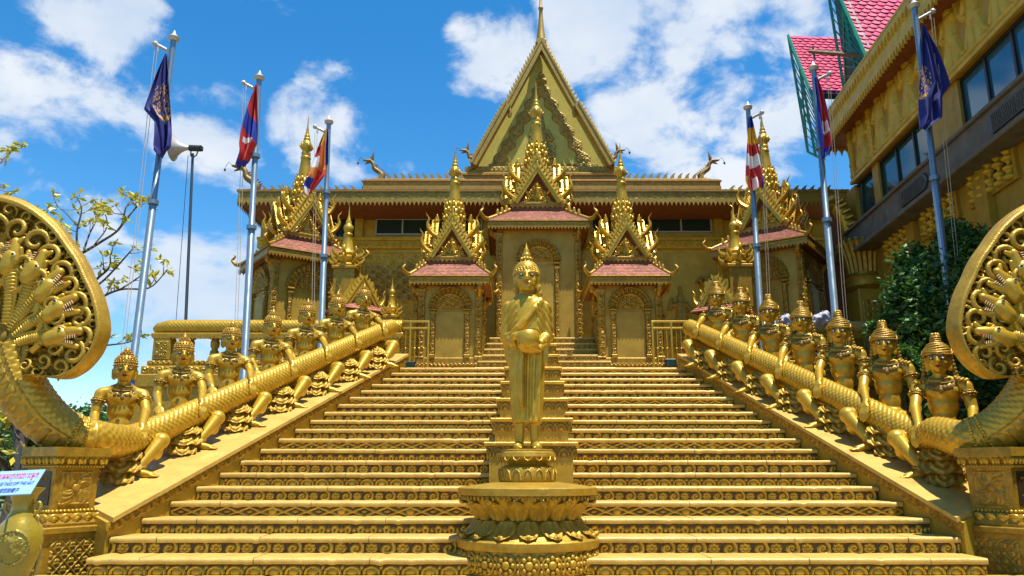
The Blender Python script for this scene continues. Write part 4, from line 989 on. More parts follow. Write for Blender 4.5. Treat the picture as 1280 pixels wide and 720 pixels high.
def pavilion(name, label, cat, loc, rz, a, hw, k, horns=4, open_=False, tiers=2):
    """a = half width of the walls, hw = wall height, k = scale of the crowning gables and spire"""
    t = thing(name, label, cat, loc, rz)
    m = MB(); m.box((0, 0, hw / 2), (2 * a, 2 * a, hw)); m.build('wall', WL, t, smooth=0)
    m = MB()
    for z0, z1, o in ((-.5, -.32, .20), (-.32, -.2, .12), (-.2, -.08, .17), (-.08, .06, .09)): m.box((0, 0, (z0 + z1) / 2), (2 * a + 2 * o, 2 * a + 2 * o, z1 - z0 - .003), ch=.015)
    for q in range(4):
        m.M = rotz(q * math.pi / 2); f = buds(.1, .11); m.relief(wallf((0, -a - .172, -.195)), 2 * a + .3, .11, 90, 10, f, .025)
    m.build('plinth', GA, t, smooth=30)
    ew = a + .28 * k ** .5
    for q in range(4):
        Mr = rotz(q * math.pi / 2)
        m = MB(); m.M = Mr; x = a - .02
        m.box((x, -a + .02, hw / 2), (.17, .17, hw - .02), ch=.015)
        for Mq in (wallf((x, -a - .066, .12)), wallf((x + .086, -a + .02, .12), math.pi / 2)): m.relief(Mq, .13, hw - .42, 12, int(hw * 45), lambda U, V: rosettes(.13, .13)(V + 9, U + .065), .03)
        m.box((x, -a + .0, hw - .17), (.24, .26, .09), ch=.02); m.box((x, -a + .0, .05), (.22, .22, .10), ch=.02)
        m.cap((x, -a - .02, hw - .36), (x * 1.04, -a - .22, hw - .06), .05, .075, 8); m.ell((x * 1.03, -a - .20, hw - .14), (.08, .08, .1), 8)
        m.build('corner_column', GA, t, smooth=50)
        if q != 2: archpanel(t, Mr @ wallf((0, -a, .04)), 1.55 * a * (.8 if a > 1 else 1), hw - .30)
    m = MB(); m.box((0, 0, hw - .02), (2 * ew - .06, 2 * ew - .06, .06), 0); m.box((0, 0, hw + .07), (2 * ew, 2 * ew, .10), 1, ch=.015); m.box((0, 0, hw + .135), (2 * ew + .08, 2 * ew + .08, .03), 1, ch=.01)
    for q in range(4):
        c, s_ = [(1, 0), (0, 1), (-1, 0), (0, -1)][q]; o = (s_, -c, 0); z = hw + .025
        p = Vector((s_ * ew, -c * ew, z)); d = Vector((c, s_, 0)) * ew; fringe(m, p - d, p + d, .13 * k ** .5, int(ew * 22), o, 1)
    ea = m.build('eave', [SOF, GA], t, smooth=30)
    gw = .60 * k; zr = hw + .15 + .47 * k
    m = MB(); hiproof(m, ew + .03, ew + .03, hw + .15, gw + .05, gw + .05, zr - .1 * k, 7)
    ro = m.build('roof', TILE, t, smooth=0)
    m = MB()
    for cx in (-1, 1):
        for cy in (-1, 1):
            A = np.array([cx * ew, cy * ew, hw + .18]); B = np.array([cx * (gw + .05), cy * (gw + .05), zr - .06 * k]); m.tube([A, (A + B) / 2 + [0, 0, -.02], B], .045 * k, 8)
            dd = np.array([cx, cy, 0]) / 2 ** .5
            for q in range(3): m.cap(A + (B - A) * (.45 + q * .2) , A + (B - A) * (.45 + q * .2) + [0, 0, .11 * k], .055 * k, .03 * k, 8)
            m.tube(spline([A, A + dd * .10 * k + [0, 0, .02], A + dd * .20 * k + [0, 0, .12 * k], A + dd * .13 * k + [0, 0, .22 * k], A + dd * .17 * k + [0, 0, .29 * k]], 4), np.linspace(.06, .012, 17) * k, 8)
    m.build('ridge', GA, ro, smooth=60)
    m = MB(); m.box((0, 0, zr), (2 * gw, 2 * gw, .16 * k), 1); m.box((0, 0, zr + .10 * k), (2 * gw + .10 * k, 2 * gw + .10 * k, .05 * k), 0, ch=.012)
    for q in range(4):
        c, s_ = [(1, 0), (0, 1), (-1, 0), (0, -1)][q]; p = Vector((s_ * (gw + .03), -c * (gw + .03), zr + .075 * k)); d = Vector((c, s_, 0)) * (gw + .03); fringe(m, p - d, p + d, .10 * k, 11, (s_, -c, 0), 0)
    m.build('neck_cornice', [GA, SOF], t, smooth=30)
    z0 = zr + .125 * k
    m = MB(); m.box((0, 0, z0 + .42 * k), (.48 * k, .48 * k, .84 * k), ch=.02); spire(m, (0, 0, z0 + .80 * k), k * 1.06); sp = m.build('spire', GILT, t, smooth=50)
    for q in range(4):
        Mr = rotz(q * math.pi / 2)
        for (y, b, z, hh, dd) in ((-gw * .98, .52, 0, .82, .30), (-gw * .68, .44, .34, .80, .30)):
            m = MB(); m.M = Mr; zb = z0 + z * k; b_ = b * k; h_ = hh * k
            M0 = wallf((0, y + .15 * k, zb)); m.prism([(-b_ * .98, 0), (b_ * .98, 0), (0, h_ * .98)], M0, -.3 * k, 1)
            g = lambda U, V: (V < h_ * .86 * (1 - abs(U) / (b_ * .86))) * (.2 + .8 * mixf(scroll(.22 * k), dancer(0, .02, h_ * .55))(U + 0, V))
            if q in (0, 1, 3): m.relief(M0 @ mx4((0, .02, .004)), b_ * 1.5, h_ * .75, 60, 50, g, .06 * k, 0, mask=lambda U, V: V < h_ * .70 * (1 - abs(U) / (b_ * .74)))
            for e in (-1, 1):
                barge(m, (e * b_ * 1.04, y - .003 * e, zb - .02), (0, y - .003 * e, zb + h_ * 1.05), .085 * k, .14 * k, 10, (0, -1, 0))
                m.ell((e * b_ * 1.06, y - .03, zb + .02), (.07 * k, .05 * k, .08 * k), 8)
                m.cap((e * b_ * .55, y - .03, zb + h_ * .36), (e * b_ * .42, y - .03, zb + h_ * .26), .045 * k, .03 * k, 8)
            m.cap((0, y - .02, zb + h_), (0, y - .04, zb + h_ * 1.22), .06 * k, .02 * k, 8); m.ell((0, y - .05, zb + h_ * .96), (.08 * k, .05 * k, .1 * k), 8)
            m.build('gable', [GILT, SOF], t, smooth=50)
        if q in (1, 3): continue
        e0 = -1 if q == 0 else 1
    for e in (-1, 1):                    # flame horns fanned out to both sides
        for j, (x, y, z, s_) in enumerate(((.50, -.50, .05, .98), (.36, -.38, .52, .98), (.52, .45, .05, .98), (.38, .35, .52, .9), (.62, -.05, -.04, .8))[:horns + 1]):
            m = MB(); dv = np.array([e, -.12 if y < 0 else .25, 0]); horn(m, (e * x * k * .92, y * k, z0 + z * k + .05 * k), dv / np.linalg.norm(dv), s_ * k * 1.0); m.build('flame_horn', GILT, t, smooth=60)
    return t
def zat(py, Y): return at(640, py, Y).z
PVS = 4.20
pavilion('gate_pavilion', 'small golden gate pavilion with red tiled roof and spire left of the central porch', 'pavilion', (at(565, 400, 19.6).x, 19.7, PVS), 0, .73, 1.93, 1.0)
pavilion('gate_pavilion', 'small golden gate pavilion with red tiled roof and spire right of the central porch', 'pavilion', (at(783, 400, 19.6).x, 19.7, PVS), 0, .73, 1.93, 1.0)
pavilion('porch_pavilion', 'tall central golden porch pavilion with the widest flame horned gable below the main spire', 'pavilion', (at(673, 400, 21.6).x, 22.2, 4.93), 0, 1.12, 3.32, 1.27, horns=5)
pavilion('corner_pavilion', 'golden corner pavilion with red tiles and spire, left of the temple', 'pavilion', (-5.95, 21.0, 4.45), R(35), .98, 2.62, 1.12)
pavilion('corner_pavilion', 'golden corner pavilion with red tiles and spire, beside the long right building', 'pavilion', (7.15, 20.6, 4.45), R(-35), .98, 2.78, 1.08)
# small spired pinnacles and shrine gables beside the corner pavilions
def pinnacle(label, p, k, gold=GB):
    t = thing('pinnacle', label, 'pinnacle', p)
    m = MB(); m.box((0, 0, -.5), (.62 * k, .62 * k, 1.0 + .02)); m.box((0, 0, .02), (.74 * k, .74 * k, .08), ch=.015); m.build('pillar', GA, t, smooth=30)
    m = MB(); m.lathe([(r * k, z * k) for r, z in ((.36, .04), (.38, .12), (.30, .2), (.36, .28), (.36, .36), (.27, .42), (.29, .5), (.22, .56), (.19, .62), (.155, .85), (.12, 1.05), (.14, 1.08), (.14, 1.12), (.11, 1.15), (.12, 1.2), (.15, 1.26), (.15, 1.36), (.10, 1.42), (.085, 1.45), (.09, 1.5), (.05, 1.6), (.025, 1.75), (.012, 1.95), (.001, 2.1))], 18)
    for z, r, n in ((.2, .35, 8), (.42, .33, 8)):
        for q in range(n):
            a = q * 2 * math.pi / n; d = np.array([math.cos(a), math.sin(a), 0]); o = d * r * k + [0, 0, z * k]
            m.tube([o, o + d * .12 * k + [0, 0, .04], o + d * .17 * k + [0, 0, .14 * k], o + d * .12 * k + [0, 0, .24 * k]], [.07 * k, .06 * k, .035 * k, .008 * k], 6)
    m.build('spire', gold, t, smooth=55)
    return t
p = at(433, 338, 19.3); pinnacle('slender golden pinnacle with leaf ring in front of the dark left window', p, .86)
p = at(921, 336, 19.0); pinnacle('slender golden pinnacle with leaf ring before the right end of the facade', p, .86)
p = at(489, 398, 18.6); pinnacle('low bright golden pinnacle beside the top of the left naga tail', p, .50)
for s, (px, py) in ((-1, (443, 392)), (1, (905, 392))):
    p = at(px, py, 18.9); t = thing('shrine_gable', 'little golden shrine with steep gable behind the topmost figure of the %s rail' % ('left' if s < 0 else 'right'), 'shrine', p, R(35) * -s)
    m = MB(); m.box((0, 0, -.6), (.8, .8, 1.2)); m.build('wall', WL, t, smooth=0)
    m = MB(); hiproof(m, .62, .62, .0, .38, .38, .22, 4); m.build('roof', TILE, t, smooth=0)
    m = MB(); M0 = wallf((0, -.40, .2)); m.prism([(-.36, 0), (.36, 0), (0, .7)], M0, -.8); m.relief(M0 @ mx4((0, .02, .005)), .6, .55, 40, 40, lambda U, V: (V < .6 * (1 - abs(U) / .3)) * scroll(.16)(U + 1, V), .04)
    for e in (-1, 1):
        barge(m, (e * .44, -.42 - .003 * e, .14), (0, -.42 - .003 * e, .86), .10, .08, 7, (0, -1, 0))
        for y, z in ((-.4, .12), (.1, .25)): horn(m, (e * .36, y, z), (e, 0, 0), .72)
    m.build('gable', GB, t, smooth=50)

# ------------------------------------------------------------------ the main temple hall
BX, BY = 1.0, 24.3
t = thing('temple_hall', 'broad ochre temple hall with carved walls, red eaves and a tall central gable', 'temple', (BX, BY, TZ))
lc = (BX, BY, TZ)
XL_, XR_ = BX - 9.2, BX + 9.2
z_e0, z_e1 = zat(252, 22.6), zat(238, 22.6)
m = MB(); m.box((BX, BY + 5.5, (TZ + z_e0 + .3) / 2), (18.4, 11, z_e0 + .3 - TZ)); m.build('wall', WO, t, smooth=0, loc=lc)
# cornice under the windows and vertical strips
zs_, zt_ = zat(296, BY), zat(272, BY)
m = MB()
for z, h, d in ((zat(306, BY), .30, .14), (zat(300, BY), .10, .22)): m.box((BX, BY - d / 2, z), (18.5, d, h), ch=.02)
f = arches(.22, .24); m.relief(wallf((BX, BY - .142, zat(306, BY) - .12)), 18.4, .24, 700, 10, f, .03)
m.build('cornice', WO, t, smooth=40, loc=lc)
for px in (446, 402, 902, 958): m = MB(); m.box((at(px, 360, BY).x, BY - .06, (TZ + z_e0) / 2), (.28, .12, z_e0 - TZ), ch=.02); m.build('pilaster', WO, t, smooth=30, loc=lc)
def window(px0, px1, py0, py1, n, fr=FRAME, gl=GLASS, Y=BY):
    a = at(px0, py1, Y - .03); b = at(px1, py0, Y - .03); w = b.x - a.x; h = b.z - a.z; cx = (a.x + b.x) / 2; cz = (a.z + b.z) / 2
    m = MB(); e = .05
    for z in (a.z, b.z): m.box((cx, Y - .02, z), (w + e, .1, e), ch=.008)
    for k in range(n + 1): m.box((a.x + w * k / n, Y - .021, cz), (e, .098, h - e), ch=.008)
    wf = m.build('window', fr, t, smooth=30, loc=lc)
    m = MB(); m.box((cx, Y - .0, cz), (w, .05, h)); m.build('pane', gl, wf, smooth=0, loc=lc)
    m = MB()
    xs = np.linspace(a.x, b.x, int(w * 60)); m.grid(np.array([[(x, Y + .07 + .03 * math.sin(x * 38), z) for x in xs] for z in (a.z, b.z)])); m.build('curtain', DGREEN, wf, smooth=60, loc=lc)
window(470, 602, 274, 293, 4); window(740, 813, 271, 290, 2); window(814, 888, 270, 290, 2); window(612, 735, 273, 292, 3)
window(410, 446, 268, 340, 1, WO); window(928, 956, 270, 292, 1)
# carved wall panels
PAT2 = mat('brown_gilding', (.46, .30, .04), .45, .25, (.34, .21, .028), 8, .3, 50)
def cloud(x0, y0, s):
    def f(U, V):
        h = 0
        for dx, dy, r in ((-.5, 0, .22), (-.2, .1, .3), (.15, .12, .3), (.5, 0, .22), (0, -.08, .3)): h = np.maximum(h, band(abs(np.sqrt(((U - x0) / s - dx) ** 2 + ((V - y0) / s - dy) ** 2) - r * .7), r * .35))
        return h
    return f
def cl2(x0, y0, r): return lambda U, V: band(np.sqrt((U - x0) ** 2 + (V - y0) ** 2), r) * (.4 + .6 * scroll(.34)(U + 20, V + 20))
rb = random.Random(5)
fl = [dancer(-1.2, 1.2, 1.15), dancer(.0, 1.5, 1.05, -1), dancer(.95, 1.0, 1.2), dancer(1.7, 1.4, .9, -1), cl2(-1.6, 2.9, .9), cl2(-.5, 3.1, .75), cl2(.5, 2.9, .6), cl2(1.5, 3.0, .8), cl2(-1.2, .8, .7), cl2(1.4, .7, .6), cl2(.2, .9, .5)]
a = at(452, 440, BY); b = at(530, 312, BY)
m = MB(); w = at(640, 300, BY).x - a.x
base = lambda U, V: .25 * scroll(.5, .45)(U + 30, V + 30)
m.relief(wallf((a.x + 1.9, BY - .004, TZ + .6)), 3.8, b.z - TZ - .7, 300, 260, mixf(base, *fl), .17, 0, pat=1, lvl=.30); m.build('carved_relief', [WO, PAT2], t, smooth=180, loc=lc)
fr_ = [dancer(-.42, 1.35, 1.3), dancer(1.35, 1.4, 1.25, -1), cl2(-.42, 1.15, .46), cl2(1.35, 1.2, .46), cloud(-1.1, 2.9, .45), cloud(.45, 3.1, .5), cloud(.5, 2.35, .35), cloud(.5, 1.7, .35), cloud(-1.2, 2.0, .4), dancer(-1.75, 1.3, 1.2), cl2(-1.75, 1.1, .45), cloud(1.9, 3.0, .4)]
a = at(874, 440, BY); m = MB(); m.relief(wallf((a.x - .1, BY - .004, TZ + .6)), 4.4, b.z - TZ - .7, 300, 240, mixf(*fr_), .15, 0, pat=1); m.build('carved_relief', [WO, PAT2], t, smooth=180, loc=lc)
# eaves and roofs in three tiers
Yf = 22.6
def tier(y, hw_, z0, z1, rz, dep, crest_to=None, red=True):
    m = MB(); m.box((BX - .05, y + dep / 2, (z0 + z1) / 2), (2 * hw_, dep, z1 - z0), 0)
    m.box((BX - .05, y + dep / 2 - .0, z1 - .03), (2 * hw_ + .10, dep + .10, .05), 0, ch=.012)
    fringe(m, (BX - .05 - hw_, y - .015, z0 + .10), (BX - .05 + hw_, y - .015, z0 + .10), .24, int(hw_ * 15), (0, -1, 0))
    fringe(m, (BX - .05 - hw_ - .015, y + dep, z0 + .10), (BX - .05 - hw_ - .015, y, z0 + .10), .24, int(dep * 7), (-1, 0, 0))
    fringe(m, (BX - .05 + hw_ + .015, y, z0 + .10), (BX - .05 + hw_ + .015, y + dep, z0 + .10), .24, int(dep * 7), (1, 0, 0))
    f = scroll(.22, .2); m.relief(wallf((BX - .05, y - .003, z0 + .08)), 2 * hw_, z1 - z0 - .13, int(hw_ * 60), 12, f, .03)
    e = m.build('eave', [TRIM], t, smooth=40, loc=lc)
    m = MB(); m.box((BX - .05, y + dep / 2, z0 - .01), (2 * hw_ - .1, dep - .1, .03)); m.build('soffit', SOF, e, smooth=0, loc=lc)
    return e
def crest(x0, x1, y, z, s_, par):
    m = MB(); n = int(abs(x1 - x0) / s_); dr = 1 if x1 > x0 else -1
    m.box(((x0 + x1) / 2, y, z + .03), (abs(x1 - x0), .16, .09), ch=.012)
    for k in range(n):
        x = x0 + dr * (k + .2) * s_; q = s_ * .62
        poly = [(0, 0), (q * .75, 0), (q * .95, q * .35), (q * .9, q * .75), (q * 1.3, q * 1.45), (q * .75, q * 1.2), (q * .3, q * .8), (q * .05, q * .35)]
        m.prism([(p_[0] * dr, p_[1]) for p_ in poly], mx4((x, y + .04, z + .07), (1, 0, 0), (0, 0, 1), (0, -1, 0)), .08)
    m.build('crest', TRIM, par, smooth=0, loc=lc)
e1 = tier(Yf, 9.35, z_e0, z_e1, 0, 12)
m = MB(); m.M = mx4((BX - .05, Yf + 6, 0)); hiproof(m, 9.4, 6.05, z_e1 + .0, 6.0, 2.9, z_e1 + .36, 12); m.build('roof', TILE, t, smooth=0, loc=lc)
Y2 = 23.5; z20, z21 = zat(236, Y2), zat(225, Y2)
e2 = tier(Y2, 5.72, z20, z21, 0, 8)
m = MB(); m.box((BX - .05, Y2 + 4, z20 - .25), (11.2, 7.6, .6)); m.build('upper_wall', SOF, t, smooth=0, loc=lc)
m = MB(); m.M = mx4((BX - .05, Y2 + 4, 0)); hiproof(m, 5.7, 4.0, z21 + .01, 4.0, 2.3, z21 + .16, 6); m.build('roof', TILE, t, smooth=0, loc=lc)
zc = zat(223, Y2 + .05); crest(BX - 2.5, BX - 5.5, Y2 + .12, z21 + .0, .235, e2); crest(BX + 2.4, BX + 5.4, Y2 + .12, z21 + .0, .235, e2)
crest(BX - 5.8, BX - 9.2, Yf + .3, z_e1 - .01, .25, e1); crest(BX + 5.7, BX + 9.1, Yf + .3, z_e1 - .01, .25, e1)
Y3 = 23.9; m = MB(); za, zb = zat(224, Y3), zat(207, Y3)
for z0, z1, w, d in ((za - .3, za + .12, 2.62, 0), (za + .12, za + .22, 2.72, .06), (za + .22, zb, 2.55, -.05)): m.box((BX, Y3 + 3 - d, (z0 + z1) / 2), (2 * w, 6, z1 - z0 - .002), ch=.015)
m.relief(wallf((BX, Y3 - .002, za - .24)), 5.2, .32, 240, 12, scroll(.2, .2), .03); m.relief(wallf((BX, Y3 + .052, za + .24)), 5.0, zb - za - .26, 240, 10, buds(.15, zb - za - .26), .03)
m.build('gable_base', TRIM, t, smooth=40, loc=lc)
gb = zb; ga = zat(57, 24.3); ghw = 2.32; gh = ga - gb
m = MB(); M0 = wallf((BX, 24.35, gb)); m.prism([(-ghw, 0), (ghw, 0), (0, gh * .97)], M0, -.06); m.build('tympanum', YG, t, smooth=0, loc=lc)
def leafrow(U, V):
    k_ = abs(U) / (ghw * .86) + V / (gh * .82); d = abs(k_ - .80)
    lump = .5 + .5 * np.cos((V - abs(U) * .3) * 11); l = band(d, .14 * (.55 + .45 * lump)) * (.45 + .55 * scroll(.3)(U + 9, V + 9))
    bot = (V < .22) * .6 * band(np.mod(U, .2) - .1, .08)
    ins = (k_ < .98)
    cent = dancer(0, .3, 1.35)(U, V); cs = band(np.sqrt(U ** 2 + (V - .7) ** 2), .55) * .5 * scroll(.35)(U + 3, V + 3); top = band(np.sqrt((U / .2) ** 2 + ((V - gh * .68) / .5) ** 2), 1) * (.5 + .5 * np.cos(V * 25))
    return np.maximum.reduce([l, bot, cent, cs, top]) * ins * (V > .02)
m = MB(); m.relief(M0 @ mx4((0, .02, .005)), ghw * 1.8, gh * .9, 220, 260, lambda U, V: np.where(leafrow(U, V) > .1, leafrow(U, V), -.06), .11, mask=lambda U, V: leafrow(U, V) > .06); m.build('gable_carving', TRIM, t, smooth=180, loc=lc)
for e in (-1, 1):
    m = MB(); o = (0, -1, 0); mid = (BX + e * ghw * .50, 24.05, gb + gh * .49)
    barge(m, (BX + e * ghw * .53, 24.1 + .004 * e, gb + gh * .455), (BX, 24.1 + .004 * e, gb + gh * 1.0), .19, .3, 18, o)
    barge(m, (BX + e * (ghw + .02), 24.0, gb + .02), (BX + e * ghw * .53, 24.0, gb + gh * .47), .20, .34, 17, o)
    m.tube(spline([(BX + e * ghw * .60, 23.85, gb + gh * .34), (BX + e * ghw * .50, 23.85, gb + gh * .44), (BX + e * ghw * .46, 23.85, gb + gh * .41), (BX + e * ghw * .47, 23.85, gb + gh * .37)], 5), np.linspace(.09, .06, 16), 8)
    m.build('bargeboard', TRIM, t, smooth=40, loc=lc)
m = MB()                                 # steep roof behind the gable
for e in (-1, 1):
    V = [(BX, 24.3, ga), (BX + e * ghw, 24.3, gb), (BX + e * ghw, 31, gb), (BX, 31, ga)]
    m.add(V, [(0, 1, 2, 3)])
m.build('gable_roof', TILE, t, smooth=0, loc=lc)
m = MB(); m.lathe([(.22, -.35), (.20, -.1), (.16, .1), (.105, .55), (.07, 1.0), (.06, 1.25), (.085, 1.28), (.085, 1.34), (.05, 1.4), (.035, 1.9), (.01, 2.6), (.001, 2.7)], 14, (BX, 24.1, ga)); m.build('gable_spire', TRIM, t, smooth=50, loc=lc)
def roof_naga(e, p, k, lab):
    t2 = thing('naga_finial', lab, 'roof finial', p)
    m = MB(); P = [(0, 0), (-.22, .05), (-.30, .25), (-.12, .45), (.10, .62), (.16, .85), (.30, 1.02)]
    path = spline([(e * a * k, 0, b * k) for a, b in P], 5); m.tube(path, np.interp(np.arange(len(path)), [0, 12, 24, len(path) - 1], [.2, .17, .13, .12]) * k, 9, flat=.8); b_ = m.build('body', PAT, t2, smooth=60)
    m = MB(); h = path[-1]; m.cap(h, h + np.array([e * .34, 0, .05]) * k, .12 * k, .045 * k, 8); m.cap(h + np.array([0, 0, -.05]) * k, h + np.array([e * .25, 0, -.14]) * k, .07 * k, .03 * k, 8); m.cap(h + np.array([-e * .05, 0, .08]) * k, h + np.array([-e * .14, 0, .5]) * k, .10 * k, .01, 8)
    m.build('head', PAT, t2, smooth=60)
    m = MB()
    for q in range(8): c = path[8 + q * 2]; m.cap(c, c + np.array([-e * .20, 0, .14]) * k, .07 * k, .012 * k, 6)
    m.build('fin', PAT, t2, smooth=60)
    m = MB(); hp = h + np.array([e * .38, 0, .08]) * k; m.tube([hp, hp + np.array([e * .12, 0, .12]) * k, hp + np.array([e * .24, 0, -.1]) * k], .008, 5); m.ell(hp + np.array([e * .24, 0, -.18]) * k, (.035, .035, .06), 8); m.build('hanging_bell', DSTEEL, t2, smooth=60)
z = z21 + .06
roof_naga(-1, (BX - 5.40, Y2 + .2, z), .66, 'carved naga finial at the left end of the upper roof ridge'); roof_naga(1, (BX + 5.30, Y2 + .2, z), .66, 'carved naga finial at the right end of the upper roof ridge')
roof_naga(-1, (BX - 2.34, 23.95, gb - .05), .58, 'carved naga finial at the left foot of the big gable'); roof_naga(1, (BX + 2.34, 23.95, gb - .05), .58, 'carved naga finial at the right foot of the big gable')
roof_naga(-1, (BX - 9.2, Yf + .25, z_e1 + .0), .85, 'carved naga finial at the far left corner of the lower roof')
# dark passage walls between the pavilions and the porch
m = MB()
t3 = thing('porch_steps', 'short flight of carved golden steps in front of the central porch', 'steps', (.78, 18.6, TZ)); 
for k in range(6):
    y0 = 18.3 + k * .34; z = TZ + .2 * (k + 1); w = 3.3 - .12 * k
    m = MB(); m.box((.78, (y0 + 21.2) / 2, (TZ + z) / 2 - .012), (w, 21.2 - y0, z - TZ - .03)); m.box((.78, (y0 + 21.2) / 2 - .015, z - .022), (w + .04, 21.2 - y0 + .03, .044), ch=.012)
    s_ = m.build('step', TR, t3, smooth=30, loc=(.78, 18.6, TZ)); m = MB(); m.relief(wallf((.78, y0 - .003, z - .185)), w, .135, 220, 12, arches(.16, .13) if k % 2 else buds(.14, .13), .024); m.build('riser_carving', GA, s_, smooth=180, loc=(.78, 18.6, TZ))

# ------------------------------------------------------------------ railings, gates and small things on the terrace
def terrace_rail(x0, x1, y, lab, naga):
    t = thing('terrace_railing', lab, 'railing', (x0, y, TZ)); lc = (x0, y, TZ); zt = zat(401, y)
    m = MB(); m.box(((x0 + x1) / 2, y, TZ - .15), (x1 - x0 + .5, .62, .3), ch=.02); m.box(((x0 + x1) / 2, y, TZ + .1), (x1 - x0 + .3, .46, .2), ch=.02); m.box(((x0 + x1) / 2, y, TZ + .27), (x1 - x0 + .1, .36, .12), ch=.02)
    m.relief(wallf(((x0 + x1) / 2, y - .232, TZ + .02)), x1 - x0 + .2, .16, int((x1 - x0) * 60), 12, rosettes(.17, .16), .03)
    m.relief(wallf(((x0 + x1) / 2, y - .182, TZ + .22)), x1 - x0, .1, int((x1 - x0) * 60), 9, buds(.12, .1), .025)
    m.box(((x0 + x1) / 2, y, -1 + TZ / 2 - .15 + .7), (x1 - x0 + .44, .56, TZ - .34 - 0)); m.build('base', GN, t, smooth=40, loc=lc)
    m = MB(); m.box(((x0 + x1) / 2, y, zt - .36), (x1 - x0 + .05, .34, .09), ch=.015); fringe(m, (x0, y - .165, zt - .40), (x1, y - .165, zt - .40), .07, int((x1 - x0) * 11), (0, -1, 0)); m.build('rail_beam', GN, t, smooth=40, loc=lc)
    if naga:
        rows = scaly([(x0 - .02, y, zt - .24), (x0 + .1, y, zt - .18), (x0 + .35, y, zt - .16), (x1, y, zt - .16)], [.06, .11, .15, .15], na=48, p=.09)
        m = MB(); m.grid(rows, True); m.add(rows[0], [tuple(range(48))[::-1]]); m.build('scaly_top_rail', GB, t, smooth=180, loc=lc)
    else:
        m = MB(); m.tube([(x0, y, zt - .17), (x1, y, zt - .17)], .16, 16); m.build('top_rail', TR, t, smooth=60, loc=lc)
    n = int((x1 - x0) / .62)
    for k in range(n + 1):
        x = x0 + .25 + k * (x1 - x0 - .5) / n; h = zt - .41 - TZ - .33
        m = MB(); m.lathe([(.13, 0), (.13, .07), (.09, .09), (.11, .2 * h + .05), (.10, .42 * h), (.07, .48 * h), (.075, .55 * h), (.10, .6 * h), (.11, .8 * h), (.085, .9 * h), (.13, .94 * h), (.13, h)], 14, (x, y, TZ + .33))
        if k in (0, n): m.box((x, y, TZ + .33 + h / 2), (.42, .34, h), ch=.03); m.relief(wallf((x, y - .17, TZ + .42)), .3, h - .2, 24, 40, scroll(.17), .035)
        m.build('baluster', GN, t, smooth=50, loc=lc)
    return t
terrace_rail(-8.45, -2.6, 18.2, 'golden balustrade with scaly naga top rail on the terrace left of the stairs', True)
terrace_rail(4.9, 9.35, 18.2, 'plain round topped golden railing on the terrace right of the stairs', False)
for px0, px1, sd in ((491, 536, 'left'), (815, 862, 'right')):
    a = at(px0, 402, 18.35); b = at(px1, 402, 18.35); z1 = a.z; t = thing('metal_gate', 'low gold painted bar gate across the terrace by the %s gate pavilion' % sd, 'gate', (a.x, 18.35, TZ)); lc = (a.x, 18.35, TZ)
    m = MB(); w = b.x - a.x; cx = (a.x + b.x) / 2
    for z in (z1, z1 - .16, TZ + .12): m.box((cx, 18.35, z), (w + .04, .04, .045), ch=.006)
    for x in (a.x, b.x, cx): m.box((x, 18.35, (TZ + z1) / 2), (.045, .045, z1 - TZ), ch=.006)
    f_ = m.build('gate_frame', GB, t, smooth=30, loc=lc)
    for k in range(1, 8): x = a.x + w * k / 8; m = MB(); m.tube([(x, 18.35, TZ + .12), (x, 18.35, z1 - .16)], .012, 6); m.ell((x, 18.35, (TZ + z1) / 2), (.03, .02, .035), 6); m.build('bar', GB, t, smooth=60, loc=lc)
t = thing('floodlight', 'black floodlight box on the terrace edge beside the right gate', 'floodlight', (at(836, 452, 17.9).x, 17.75, TZ)); m = MB(); m.box((0, 0, .22), (.26, .16, .2), ch=.015); m.build('housing', BLACK, t); m = MB(); m.tube([(-.16, 0, .2), (-.16, 0, .01), (.16, 0, .01), (.16, 0, .2)], .014, 6); m.build('bracket', DSTEEL, t); m = MB(); m.box((0, -.082, .22), (.2, .01, .15)); m.build('lens', GLASS, t)
t = thing('floodlight', 'black floodlight on a bracket at the foot of the left gate', 'floodlight', (at(512, 452, 17.9).x, 17.75, TZ)); m = MB(); m.box((0, 0, .16), (.30, .16, .2), ch=.015); m.build('housing', BLACK, t); m = MB(); m.tube([(.12, 0, .05), (.17, .0, .3), (.2, 0, .42)], .014, 6); m.tube([(-.14, 0, .0), (.14, 0, .0)], .02, 6); m.build('bracket', DSTEEL, t); m = MB(); m.box((0, -.082, .16), (.24, .01, .15)); m.build('lens', GLASS, t)
# ------------------------------------------------------------------ the long building on the right
FA, FB = 7.9, .082
dn_ = math.hypot(1, FB); FU = np.array([-FB, -1, 0]) / dn_; FW = np.array([-1, FB, 0]) / dn_
YF = 20.6; FO = np.array([FA + FB * YF, YF, 0])
def fpos(px, py, out=0.0):              # (u, z) on the facade plane moved out by `out`
    p = on_side(px, py, FA - out * dn_, FB); q = np.array(p) - FO; return float(q @ FU), p.z
FM = lambda u, z, w=0.0: mx4(FO + FU * u + FW * w + np.array([0, 0, z]), FU, (0, 0, 1), FW)
t = thing('long_building', 'long gold and grey building receding along the right side with carved frieze and dark windows', 'building', tuple(FO)); lc = tuple(FO)
def fb(m, u0, u1, z0, z1, w0, w1, mi=0, ch=0.0):
    m.box(((u0 + u1) / 2, (z0 + z1) / 2, (w0 + w1) / 2), (abs(u1 - u0), abs(z1 - z0), abs(w1 - w0)), mi, ch, M=FM(0, 0))
UE = 17.0
z_sill = fpos(1095, 254, .42)[1] - .03; z_wtop = fpos(1094, 211, -.1)[1] + .05; z_led = fpos(1091, 296, .55)[1] + .10; EO = .55; z_ft = fpos(1070, 89, EO)[1]; z_fb = fpos(1070, 135, EO)[1] - .0
su = lambda px: fpos(px, 254 - .865 * (px - 1095), .1)[0]
